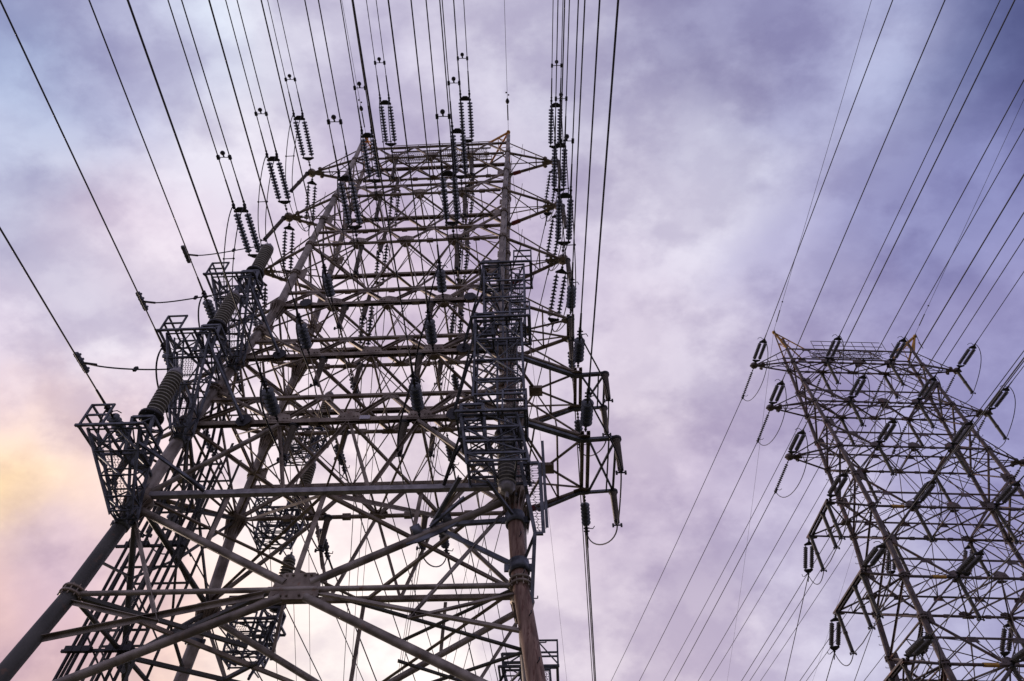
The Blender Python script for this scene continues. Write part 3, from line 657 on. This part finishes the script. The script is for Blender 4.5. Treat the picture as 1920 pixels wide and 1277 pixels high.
# ------------------------------------------------------------------ conductors
def wire(name, label, cat, grp, P, d, length, sag, r, m=WIRE, n=28):
    P = Vector(P); pts = []
    for k in range(n+1):
        t = (k/n)**1.6*length; q = P+Vector(d)*t; q.z += sag*t*t; pts.append(q)
    b = MB(); b.path(pts, r, 6); o = b.build(name, m); tag(o, label, cat, grp); return o
def bez(p0, p1, p2, p3, n=14):
    o = []
    for k in range(n+1):
        t = k/n; o.append(Vector(p0)*(1-t)**3+Vector(p1)*3*t*(1-t)**2+Vector(p2)*3*t*t*(1-t)+Vector(p3)*t**3)
    return o
POS = [(-1, 'left tip'), (-.3, 'inner left node'), (.3, 'inner right node'), (1, 'right tip')]
REAR_UP = Vector((-.227, .974, -.075)); REAR_LOW = Vector((.048, .999, -.098))
FRONT_DX = [.047, .047, .038, .033]
def node(tw, i, k, sy):
    tx, tf, tr = tw.tip[i]; z = tw.Z[i]
    if k in (0, 3): return Vector(((-1 if k == 0 else 1)*tx, (-tf if sy < 0 else tr)+sy*(.2 if i < 3 else .35), z-.02))
    return tw.fn(-3 if k == 1 else 3, sy, z)+Vector((0, sy*.15, -.02 if sy < 0 else -.12))
def spacer(label, P, x, gap, d, grp):
    b = MB(); P = Vector(P); xa = x.normalized()*gap
    b.tube(P-xa, P+xa, .025, n=6)
    b.build_ = None
    root = thing('bundle_spacer', label, 'spacer', P, grp)
    b.build('spacer_bar', IRON, root)
    for s_ in (-1, 1):
        c = MB(); c.box(P+xa*s_-Vector(d)*.12, P+xa*s_+Vector(d)*.12, .15, .15); c.build('wire_clamp', IRON, root)
    c = MB(); c.ball(P-Vector(d)*-.02+Vector((0, -.24, 0)), .14, 10); c.tube(P, P+Vector((0, -.2, 0)), .05, n=6); c.build('damper_ball', IRON, root)

for i in range(6):                                          # near tower
    lv = LEVEL[i]
    for k, (q, pn) in enumerate(POS):
        A = node(T1, i, k, -1)
        if i < 3: A.y = -.25 if k in (0, 3) else A.y
        d = Vector((FRONT_DX[k], -1, -.045)).normalized()
        key = 'near_front' if i < 3 else 'near_low'
        what = 'double grey disc insulator string' if i < 3 else 'single large disc insulator string'
        E_, off, dz = inst(key, 'strain_insulator', f'{what} on near pylon, camera side, {lv} crossarm, {pn}', 'insulator', 'strain insulators on the camera side of the near pylon', A, d)
        if i < 3:
            for s_, sn in ((-1, 'left'), (1, 'right')):
                wire('conductor', f'{sn} wire of the pair overhead from near pylon {lv} crossarm {pn}', 'power line', 'overhead conductors from the near pylon', E_+off*s_, d, 150, .00035, .034 if i else .03)
            spacer(f'dumbbell spacer with ball between paired wires, near pylon {lv} crossarm {pn}', E_+dz*(2.6+.25*i), off, off.length, dz, 'spacers on the paired overhead wires')
        else:
            wire('conductor', f'single thick wire overhead from near pylon {lv} crossarm {pn}', 'power line', 'overhead conductors from the near pylon', E_, d, 150, .00035, .031)
        # rear
        B = node(T1, i, k, 1)
        if i < 3: B.y = .25 if k in (0, 3) else B.y
        dr = REAR_UP.copy() if i < 3 else REAR_LOW.copy()
        if i < 3:
            dr = Vector((-.22, .93, -.30)) if k < 2 else Vector((-.18, .93, -.30))
        else: dr = Vector((.05, .95, -.16))
        dr.normalize()
        key = 'near_rear' if i < 3 else 'near_low_rear'
        what = 'double thin disc insulator string' if i < 3 else 'short single disc insulator string'
        F_, off2, dz2 = inst(key, 'strain_insulator', f'{what} on near pylon, far side, {lv} crossarm, {pn}', 'insulator', 'strain insulators on the far side of the near pylon', B, dr)
        dw = (REAR_UP if i < 3 else REAR_LOW).normalized()
        wire('conductor', f'wire receding behind near pylon from {lv} crossarm {pn}', 'power line', 'conductors receding behind the near pylon', F_, dw, 260, .0004, .035)
        # jumper post
        if i < 3:
            pa = Vector((A.x+(-.35 if k == 0 else .3 if k == 3 else .2), (0 if k in (0, 3) else A.y+.35), T1.Z[i]-.12)); pd = Vector((-.2 if k == 0 else .03 if k == 3 else .05, 0, -1)); key = 'near_post'
        else:
            pa = Vector(((-2.35 if k == 1 else 2.35) if k in (1, 2) else A.x, A.y+.25, T1.Z[i]-.16)); pd = Vector((0, 0, -1)); key = 'near_post_low'
            if k == 3 and i > 3: pa = Vector((11.2, -T1.tip[i][1], T1.Z[i]-.22))
        G_, _, _ = inst(key, 'post_insulator', f'brown ribbed post insulator hanging under near pylon {lv} crossarm at {pn}, camera side', 'insulator', 'post insulators hanging under the near pylon arms', pa, pd)
        H_ = None
        if i >= 3 or k in (1, 2):
            pb = Vector((pa.x, B.y-.3, pa.z)); 
            if k == 3 and i > 3: pb = Vector((11.2, T1.tip[i][2], T1.Z[i]-.22))
            H_, _, _ = inst(key, 'post_insulator', f'brown ribbed post insulator hanging under near pylon {lv} crossarm at {pn}, far side', 'insulator', 'post insulators hanging under the near pylon arms', pb, Vector((0, 0, -1)))
        ncab = 2 if i < 3 else 1
        jr = thing('jumper_cable', f'slack jumper loop linking both sides of near pylon {lv} crossarm at {pn}', 'cable', G_, 'jumper loops under the near pylon arms')
        for c_ in range(ncab):
            o = Vector((.27*(1 if c_ else -1), 0, 0)) if ncab == 2 else Vector()
            o1 = off*(1 if c_ else -1) if ncab == 2 else Vector()
            b = MB(); b.path(bez(E_+o1, E_+o1+Vector((0, -.2, -1.3)), G_+o+Vector((0, -1.3, .1)), G_+o*.8), .032 if ncab == 2 else .04)
            if H_ is not None: b.path(bez(G_+o*.8, G_+Vector((0, .4, -.35)), H_+Vector((0, -.4, -.35)), H_, 8), .032); b.path(bez(H_+o*.8, H_+o+Vector((0, .9, -.5)), F_+Vector((0, -.2, -1.3)), F_), .032)
            else: b.path(bez(G_+o*.8, G_+o+Vector((0, 1.6, -.6)), F_+Vector((0, .1, -1.6)), F_), .032)
            b.build('cable', CABLE, jr)
        if ncab == 2:
            b = MB(); m_ = bez(E_, E_+Vector((0, -.2, -1.3)), G_+Vector((0, -1.3, .1)), G_)[8]; b.tube(m_-Vector((.3, 0, 0)), m_+Vector((.3, 0, 0)), .03); b.ball(m_-Vector((.3, 0, 0)), .07); b.ball(m_+Vector((.3, 0, 0)), .07)
            b.build('spacer_bar', IRON, jr)
# shield wires
for sx, ap, sn in ((-1, (-5.75, -1.0, 56.0), 'left'), (1, (6.05, -1.0, 56.0), 'right')):
    P = Vector(ap)+Vector((0, -.1, .1)); d = Vector((.03, -1, -.05)).normalized()
    rt = thing('shield_wire', f'thin shield wire with small weights rising from the {sn} peak of the near pylon', 'wire', P, 'shield wires')
    b = MB(); b.path([P+d*t+Vector((0, 0, .0003*t*t)) for t in (0, 2, 5, 9, 14, 22, 40, 90, 150)], .016, 5); b.build('wire', WIRE, rt)
    b = MB(); b.tube(P+d*.9, P+d*2.2, .05, n=6); b.lathe(P+d*2.25, d, [(0, .02), (.1, .13), (.25, .16), (.4, .1), (.5, .02)], 10)
    b.ball(P+d*3.0+Vector((.1, 0, 0)), .07); b.ball(P+d*3.2+Vector((-.08, 0, 0)), .07); b.build('fitting', IRON, rt)
    wire('shield_wire', f'thin shield wire receding behind near pylon from its {sn} peak', 'wire', 'shield wires', Vector(ap), REAR_LOW.normalized(), 260, .0004, .018)

for i in range(6):                                          # far tower
    lv = LEVEL[i]
    for k, (q, pn) in enumerate(POS):
        if i >= 4 and k == 3: pass
        A = T2.T(node(T2, i, k, -1)); d = Vector((.080, -.998, -.063)).normalized(); side = Vector((1, .08, 0))
        E_, off, dz = inst('far_double', 'strain_insulator', f'double disc insulator string on far pylon, camera side, {lv} crossarm, {pn}', 'insulator', 'strain insulators on the camera side of the far pylon', A, d, side)
        wire('conductor', f'wire overhead to the upper right from far pylon {lv} crossarm {pn}', 'power line', 'overhead conductors from the far pylon', E_, d, 160, .0001, .034)
        B = T2.T(node(T2, i, k, 1))
        if i < 3: dr = Vector((-.254, .967, -.177)); key = 'far_single'; st = 'single thin disc string'
        else: dr = Vector((.077, .997, -.047)); key = 'far_double'; st = 'double disc insulator string'
        ds = (dr+Vector((0, 0, -.12 if i < 3 else -.35))).normalized()
        F_, off2, _ = inst(key, 'strain_insulator', f'{st} on far pylon, far side, {lv} crossarm, {pn}', 'insulator', 'strain insulators on the far side of the far pylon', B, ds, side)
        wire('conductor', f'wire receding to the lower left from far pylon {lv} crossarm {pn}', 'power line', 'conductors receding behind the far pylon', F_, dr.normalized(), 240, .0005, .032)
        nd = node(T2, i, k, -1); nr = node(T2, i, k, 1)
        posts = [(nd, 'camera side'), (nr, 'far side')]
        if i < 3 and k in (0, 3): posts = [(Vector((nd.x, 0, nd.z)), 'middle')] if k == 3 else []
        if i >= 3 and k in (0, 3): posts = [(nd+Vector((0, .5, 0)), 'camera side'), ((nd*2+nr)/3, 'inner middle'), (nr+Vector((0, -.4, 0)), 'far side')]
        pts = [E_]
        for P, sn in posts:
            G_, _, _ = inst('far_post', 'post_insulator', f'ribbed post insulator under far pylon {lv} crossarm at {pn}, {sn}', 'insulator', 'post insulators hanging under the far pylon arms', T2.T(P+Vector((0, 0, -.15))), (0, 0, -1))
            pts.append(G_)
        pts.append(F_)
        b = MB()
        if len(pts) == 2: b.path(bez(pts[0], pts[0]+Vector((.3, .3, -3.2)), pts[1]+Vector((.2, -.2, -2.6)), pts[1], 18), .032)
        else:
            b.path(bez(pts[0], pts[0]+Vector((0, -.5, -1.8)), pts[1]+Vector((0, -1.4, .2)), pts[1]), .032)
            for u, v in zip(pts[1:-2], pts[2:-1]): b.path([u, (u+v)/2+Vector((0, 0, -.1)), v], .032)
            b.path(bez(pts[-2], pts[-2]+Vector((0, 1.0, -.4)), pts[-1]+Vector((.1, -.3, -1.6)), pts[-1]), .032)
        tag(b.build('jumper_cable', CABLE), f'slack jumper loop under far pylon {lv} crossarm at {pn}', 'cable', 'jumper loops under the far pylon arms')
for sx, sn in ((-1, 'left'), (1, 'right')):
    P = T2.T((sx*7.0, -1.05, 54.5)); d = Vector((.045, -.998, .01)).normalized()
    rt = thing('shield_wire', f'thin shield wire rising from the yellow {sn} peak of the far pylon', 'wire', P, 'shield wires')
    b = MB(); b.path([P+d*t for t in (0, 2, 5, 9, 14, 22, 40, 90, 150)], .018, 5); b.build('wire', WIRE, rt)
    b = MB(); b.tube(P+d*1.2, P+d*2.6, .05, n=6); b.build('fitting', IRON, rt); b = MB(); b.ball(P+d*3.6, .08); b.build('wire_weight', IRON, rt); b = MB(); b.tube(P+d*.2, P+Vector((0, .1, -1.3)), .03); b.tube(P+Vector((0, .1, -1.0)), P+Vector((0, .1, -1.9)), .06, .03); b.build('hanging_arrester', IRON, rt)
    wire('shield_wire', f'hair thin shield wire receding behind far pylon from its {sn} peak', 'wire', 'shield wires', P, Vector((.077, .997, -.05)).normalized(), 240, .0004, .014)

# ------------------------------------------------------------------ cable termination masts
def bushing_parts():
    a = MB(); ln = 2.35; pr = [(0, .34), (.1, .34), (.12, .26)]; h = .14
    while h < ln-.2: pr += [(h, .225), (h+.035, .315), (h+.065, .315), (h+.15, .225)]; h += .165
    pr += [(ln-.1, .28)]
    a.lathe((0, 0, 0), (0, 0, 1), pr, 24)
    c = MB(); c.lathe((0, 0, ln-.12), (0, 0, 1), [(0, .26), (.02, .30), (.14, .30), (.2, .23), (.3, .21), (.3, .01)], 20); c.tube((0, 0, ln+.1), (0, 0, ln+.42), .06, n=8)
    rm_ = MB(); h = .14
    while h < ln-.2: rm_.lathe((0, 0, h+.03), (0, 0, 1), [(0, .313), (.008, .328), (.03, .328), (.038, .313)], 24); h += .165  # added pale rings imitate the sky's highlight along each shed edge
    f = MB(); f.lathe((0, 0, -.35), (0, 0, 1), [(0, .05), (0, .26), (.22, .3), (.22, .46), (.34, .46), (.34, .1)], 20)
    for k in range(8):
        t = k*math.pi/4; f.tube((.41*math.cos(t), .41*math.sin(t), -.2), (.41*math.cos(t), .41*math.sin(t), .08), .03, n=5)
    KIND['bushing'] = ([('base_flange', mk('base_flange', f, IRON)), ('ribbed_shell', mk('ribbed_shell', a, BUSH)), ('shed_rim_highlights', mk('shed_rim_highlights', rm_, RIM_HIGHLIGHT)), ('top_terminal', mk('top_terminal', c, GALVL))], ln+.3, 0)
RIM_HIGHLIGHT = mat('pale_rim_highlight', (.42, .40, .34), (.52, .50, .43), rough=.3, scale=4)  # sky glint on the glazed edges, put into the colour
BUSH = mat('dark_grey_ribbed_porcelain', (.10, .095, .08), (.16, .15, .13), rough=.28, scale=4)
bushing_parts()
def cable_platform(label, sx, sy, p, corner, which, foot, blabel, hang=False, drop=4.7, taper=.5, bush=True):
    """platform on a tapering lattice bracket that leans in to the tower leg; the outer side carries a guard rail and a mesh cage"""
    x0, y0, z0 = p
    root = thing('cable_platform', label, 'cable platform', (x0, y0, z0-drop), 'cable platforms bracketed to the near pylon')
    fx, fy = foot
    def C_(u, v, z):
        t = max(0, (z0-z)/drop); k = 1-taper*t
        return Vector((x0+(fx-x0)*t+sx*u*k, y0+(fy-y0)*t+sy*v*k, z))
    zb = z0-drop
    us = (-1.0, -.15, .95)
    for u in us:
        for v in (-.6, .6):
            if u == -.15 and v > 0: continue
            b = MB(); b.angle(C_(u, v, z0), C_(u, v, zb), .085); b.build('post', GALV, root)
    zl = [z0-.05, z0-drop*.28, z0-drop*.56, z0-drop*.8, zb+.1]
    for v in (-.6, .6):
        b = MB()
        for j, z in enumerate(zl):
            b.angle(C_(-1.0, v, z), C_(.95, v, z), .075)
            if j < 4:
                u1, u2 = (-1.0, -.15) if j % 2 else (-.15, -1.0)
                b.angle(C_(u1, v, z), C_(u2, v, zl[j+1]), .06)
                
                if v > 0: b.angle(C_(.95 if j % 2 else -.15, v, z), C_(-.15 if j % 2 else .95, v, zl[j+1]), .05)
        b.build('lattice_bracing', GALV, root)
    for u in (us[0], us[2]):
        b = MB()
        for j, z in enumerate(zl):
            b.angle(C_(u, -.6, z), C_(u, .6, z), .06)
            if j < 4: b.angle(C_(u, -.6 if j % 2 else .6, z), C_(u, .6 if j % 2 else -.6, zl[j+1]), .05)
        b.build('lattice_bracing', GALV, root)
    b = MB()
    for u in (.3, .72): b.box(C_(u, .3, z0), C_(u, .3, zb+.3), .05, .06)
    z = zb+.4
    while z < z0: b.tube(C_(.3, .3, z), C_(.72, .3, z), .02, n=5); z += .32
    b.build('ladder', GALV, root)
    for za, zc in ((z0-.15, z0-drop*.3), (z0-drop*.34, z0-drop*.62), (z0-drop*.66, zb+drop*.1)):
        mesh_sheet(T1, [C_(.12, -.64, zc), C_(.9, -.64, zc), C_(.9, -.64, za), C_(.12, -.64, za)], .10, .012, 'mesh_guard', GALV, root)
    z = z0; pb = MB()
    for v in (-.85, .75): pb.chan(C_(-1.2, v, z), C_(1.35, v, z), .10, .09, ref=(0, 0, 1))
    for u in (-1.2, -.3, .3, 1.25): pb.chan(C_(u, -.85, z+.02), C_(u, .75, z+.02), .085, .08, ref=(0, 0, 1))
    pf = pb.build('deck_frame', GALV, root)
    st = MB(); q = [(-1.1, -.45), (-.3, -.45), (-.3, .35), (-1.1, .35)]
    for u, v in q: st.chan(C_(u, v, z-.75), C_(u, v, z+.75), .115, .09, ref=(0, 1, 0), t=.022)
    for (u, v), (u2, v2) in zip(q, q[1:]+q[:1]):
        st.chan(C_(u, v, z+.72), C_(u2, v2, z+.72), .10, .10, ref=(0, 0, 1)); st.angle(C_(u, v, z+.15), C_(u2, v2, z+.15), .06); st.angle(C_(u, v, z+.15), C_(u2, v2, z+.65), .05); st.chan(C_(u, v, z-.72), C_(u2, v2, z-.72), .09, .08, ref=(0, 0, 1))
    st.build('bushing_stool', GALV, root)
    gr = MB(); r_ = [(.45, -.8), (1.3, -.8), (1.3, .65)]
    for u, v in r_+[(.45, .65)]: gr.box(C_(u, v, z), C_(u, v, z+1.15), .07, .07)
    for h in (.6, 1.12):
        for (u, v), (u2, v2) in zip(r_, r_[1:]): gr.box(C_(u, v, z+h), C_(u2, v2, z+h), .07, .06)
        gr.box(C_(.45, .65, z+h), C_(1.3, .65, z+h), .07, .06)
    gr.box(C_(.45, -.8, z+1.1), C_(1.3, -.8, z+.1), .05, .05)
    gr.build('guard_rail', GALV, root)
    # inclined strut down to the arm below
    z2 = z-3.4 if which != 'lowest' else 17.4
    if sy > 0 and which == 'lowest': z2 = z-3
    tgt = Vector((sx*4.45, sy*T1.d(z2)+sy*.3, z2))
    s_ = MB(); k1 = C_(-.95, -.6, z-.1); k2 = k1.lerp(tgt, .42)+Vector((-sx*.05, sy*.3, -.1))
    s_.path([k1, k1.lerp(k2, .5)+Vector((0, sy*.05, .02)), k2, k2.lerp(tgt, .5), tgt], .065, 8)
    s_.build('strut', CABLE, root)
    t2 = MB(); t2.angle(C_(-1, .6, z-.5), tgt+Vector((0, 0, .1)), .09); t2.build('strut', GALV, root)
    for v, u in ((.6, -1.0), (.6, .9)):
        t2 = MB(); P = C_(u, v, z-.2); Q = Vector((sx*T1.w(z-.3), sy*T1.d(z-.3), z-.3)); t2.angle(P, Q, .08); t2.angle(C_(u, v, z-2.2), Q, .06); t2.build('tie_bar', GALV, root)
    b = MB(); lz = zb+.2; P = Vector((sx*T1.w(lz), sy*T1.d(lz), lz)); dd = (Vector((sx*T1.w(lz+.5), sy*T1.d(lz+.5), lz+.5))-P).normalized()
    b.lathe(P-dd*.22, dd, [(0, .27), (0, rleg(lz)+.03), (.3, rleg(lz)+.03), (.3, .2)], 20)
    for u in (-1, 1): b.box(P+Vector((u*.25, 0, 0)), P+Vector((u*.42, 0, 0)), .1, .2)
    b.tube(P, C_(-.5, .6, lz), .045); b.tube(P, C_(.6, .6, lz), .045)
    b.build('leg_collar', GALV, root)
    if hang:
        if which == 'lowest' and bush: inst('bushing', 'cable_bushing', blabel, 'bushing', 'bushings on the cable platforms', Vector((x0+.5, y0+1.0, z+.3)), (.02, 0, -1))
        return root
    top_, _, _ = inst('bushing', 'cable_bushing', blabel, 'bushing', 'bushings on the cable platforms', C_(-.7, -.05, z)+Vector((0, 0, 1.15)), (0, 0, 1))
    if sx < 0 and sy < 0:
        n_ = ['top', 'middle', 'lowest'].index(which); ez = T1.Z[3+n_]; cl = Vector((-9.85, [-5.76, -6.32, -7.0][n_], ez+.02))
        tp = thing('tap_cable', f'tap cable from left wire clamp to {which} bushing of the {corner} platforms', 'cable', cl, 'tap cables to the left bushings')
        b = MB(); e2 = top_+Vector((0, 0, .05)); b.path(bez(cl+Vector((.2, 0, -.05)), cl+Vector((1.0, .1, -.32)), e2+Vector((-1.2, 0, -.1)), e2), .032); b.tube(cl+Vector((.1, 0, -.03)), cl+Vector((.65, .03, -.12)), .05); b.tube(e2-Vector((.5, 0, 0)), e2, .055); b.build('cable', CABLE, tp)
        m_ = bez(cl, cl+Vector((1, 0, -.3)), e2+Vector((-1.2, 0, -.1)), e2)[8]; b = MB(); b.ball(m_, .09); b.box(m_-Vector((0, .02, .15)), m_+Vector((0, .02, .1)), .12, .1); b.build('joint_fitting', IRON, tp)
        b = MB(); b.box(cl+Vector((0, -.5, .0)), cl+Vector((0, .5, 0)), .15, .13)
        for q in (-.36, -.12, .12, .36): b.box(cl+Vector((-.1, q, .03)), cl+Vector((.11, q, .03)), .07, .16)
        b.build('wire_clamp', GALV, tp)
    return root
WH = ['top', 'middle', 'lowest']
for n_, p in enumerate([(-7.15, -4.75, 29.8), (-7.25, -5.2, 24.8), (-7.45, -5.8, 18.6)]):
    zf = p[2]-4.3+(1.7 if n_ == 2 else 0)
    cable_platform(f'dark cable platform with guard rail on the leaning left front leg, {WH[n_]} of three', -1, -1, p, 'left front', WH[n_], (-T1.w(zf)+.35, -T1.d(zf)-.55), f'tall grey ribbed bushing standing on the {WH[n_]} left front cable platform', drop=4.3 if n_ < 2 else 2.6, taper=.62)
for n_, p in enumerate([(6.5, -4.75, 29.8), (6.4, -5.2, 24.9), (6.25, -5.8, 18.7)]):
    zf = p[2]-4.9
    cable_platform(f'dark cable platform and mesh cage before the rusty right leg, {WH[n_]} of three', 1, -1, p, 'right front', WH[n_], (p[0]+(.1 if n_ < 2 else .35), p[1]+(.1 if n_ < 2 else .5)), f'ribbed bushing hanging inside the {WH[n_]} right front cable platform', hang=True, drop=(4.6, 4.6, 1.9)[n_], taper=(.08, .0, -.08)[n_])
for n_, p in enumerate([(-5.75, 5.3, 28.5), (-5.75, 5.6, 23.3), (-5.5, 5.9, 17.4)]):
    zf = p[2]-1.8
    cable_platform(f'dark cable platform seen from below behind the left rear leg, {WH[n_]} of three', -1, 1, p, 'left rear', WH[n_], (p[0], p[1]-.2), f'ribbed bushing on the {WH[n_]} cable platform behind the left rear leg', drop=1.8, taper=.2)
cable_platform('dark cable platform behind the rusty right leg, at the bottom edge of the photo', 1, 1, (7.1, 5.8, 15.0), 'right rear', 'lowest', (T1.w(11)+.2, T1.d(11)+.5), 'ribbed bushing on the cable platform behind the foot of the rusty right leg', hang=True, bush=False, drop=4)
# foot frame of the right front cage: long mesh guard running down outside the leg
rt = thing('mesh_guard_frame', 'narrow framed mesh guard hanging outside the rusty right leg under the lowest arm', 'mesh guard', (8.2, -5, 13.2))
q = [Vector((7.75, -4.9, 14.7)), Vector((8.02, -4.9, 14.7)), Vector((7.95, -5.3, 17.3)), Vector((7.3, -5.3, 17.3))]
mesh_sheet(T1, q, .1, .012, 'mesh_panel', GALV, rt)
b = MB(); b.angle(q[0], q[1], .1); b.angle(q[1], q[2], .12); b.angle(q[0], q[3], .12); b.angle(q[3], q[2], .1); b.angle(q[1]+Vector((.12, 0, .2)), q[2]+Vector((.12, 0, 1)), .1); b.build('frame', GALV, rt)
b = MB(); b.angle(q[0], Vector((T1.w(12.9)+.3, -T1.d(12.9), 12.6)), .12); b.angle(q[0], Vector((T1.w(14.4)+.2, -T1.d(14.4), 14.2)), .1); b.build('brace', GALV, rt)
# clamps on the big diagonal
b = MB(); dg = Vector((4.15, -T1.d(15.8), 15.75)); e = Vector((T1.w(17), -T1.d(17), 17))-Vector((.5, -T1.d(13.5), 13.5)); e.normalize()
for k in (-.55, .55): b.lathe(dg+e*k-e*.16, e, [(0, .2), (0, .25), (.32, .25), (.32, .2)], 16)
b.octo(dg+Vector((.1, -.1, -.3)), e, (0, .3, 1), .05, .95, .3)
for P in (Vector((T1.w(15.9), -T1.d(15.9), 15.9)), Vector((T1.w(13.9), -T1.d(13.9), 13.9))): b.angle(dg, P, .14)
b.angle(dg, Vector((5.3, -5.9, 16.3)), .13); b.angle(dg+Vector((0, -.2, -.2)), Vector((5.35, -4.8, 16.3)), .1); b.angle(Vector((7.5, -5.5, 16.2)), Vector((T1.w(15.9)+.5, -T1.d(15.9), 15.9)), .1); b.angle(Vector((6.2, -5.8, 16.2)), Vector((T1.w(15.9), -T1.d(15.9)-.2, 15.9)), .1)
for z in (15.9, 13.9):
    P = Vector((T1.w(z), -T1.d(z), z)); dd = (Vector((T1.w(z+.5), -T1.d(z+.5), z+.5))-P).normalized(); b.lathe(P-dd*.22, dd, [(0, .29), (0, .345), (.44, .345), (.44, .29)], 20)
    for u in (-1, 1): b.box(P+Vector((u*.3, 0, 0)), P+Vector((u*.48, 0, 0)), .1, .24)
b.build('clamp_bracing', GALV, ROOT1)

# ------------------------------------------------------------------ cable rack rising on the left side
rk = thing('cable_rack', 'tall sloping rack carrying black riser cables behind the leaning left leg', 'cable rack', (-7.9, 0, ZG))
def rl(x, z, y=0): return Vector((x, y, z))
for x0, x1 in ((-9.45, -8.35), (-8.1, -7.3), (-6.6, -6.35)):
    for y in (-.5, .7):
        b = MB(); b.angle(rl(x0-.25, ZG, y), rl(x1, 23.0, y), .12); b.build('rail', LEGD, rk)
for y in (-.5, .7):
    b = MB(); z = 1
    while z < 22:
        t = z/23.5; xa = -9.7+1.3*t; xb = -6.85+.45*t; t2 = (z+2.6)/23.5; xc = -9.7+1.3*t2
        b.angle(rl(xa, z, y), rl(xb, z, y), .07); b.angle(rl(xb, z, y), rl(xc, z+2.6, y), .055); z += 2.6
    b.build('cross_bracing', LEGD, rk)
XC = [-9.25, -8.93, -8.61, -7.75, -7.43, -7.11]
for k, xo in enumerate(XC):
    y = -.65
    b = MB(); b.path([rl(xo-.25, ZG, y), rl(xo+.1, 9, y), rl(xo+.3, 14, y), rl(xo+.6, 19, y-.2), rl(xo+.8, 22, y-1.0), rl(xo+1.0, 24, y-2.2)], .062, 8)
    tag(b.build('riser_cable', CABLE), f'black riser cable, {["leftmost", "second", "third", "fourth", "fifth", "sixth"][k]} from the left on the sloping cable rack', 'cable', 'black riser cables on the rack')
for z in (13.2, 17.5):
    b = MB(); b.box(rl(XC[0]-.1, z, -.6), rl(XC[-1]+.6, z, -.6), .1, .1)
    for xo in XC: b.box(rl(xo+.06*(z-9)-.15, z, -.72), rl(xo+.06*(z-9)+.15, z, -.72), .18, .2)
    b.build('cable_cleat', IRON, rk)
# a pale data sheet plate and a loose orange end seen on the lower crossarms
b = MB(); b.plate(T1.fn(.7, -1, 21.54)+Vector((0, -.19, 0)), (1, 0, 0), (0, 0, 1), .02, [(-.22, -.1), (.22, -.1), (.22, .1), (-.22, .1)])
po = b.build('sheet_plate', TAG); tag(po, 'small pale plate fixed on the sixth crossarm beam of the near pylon', 'plate')
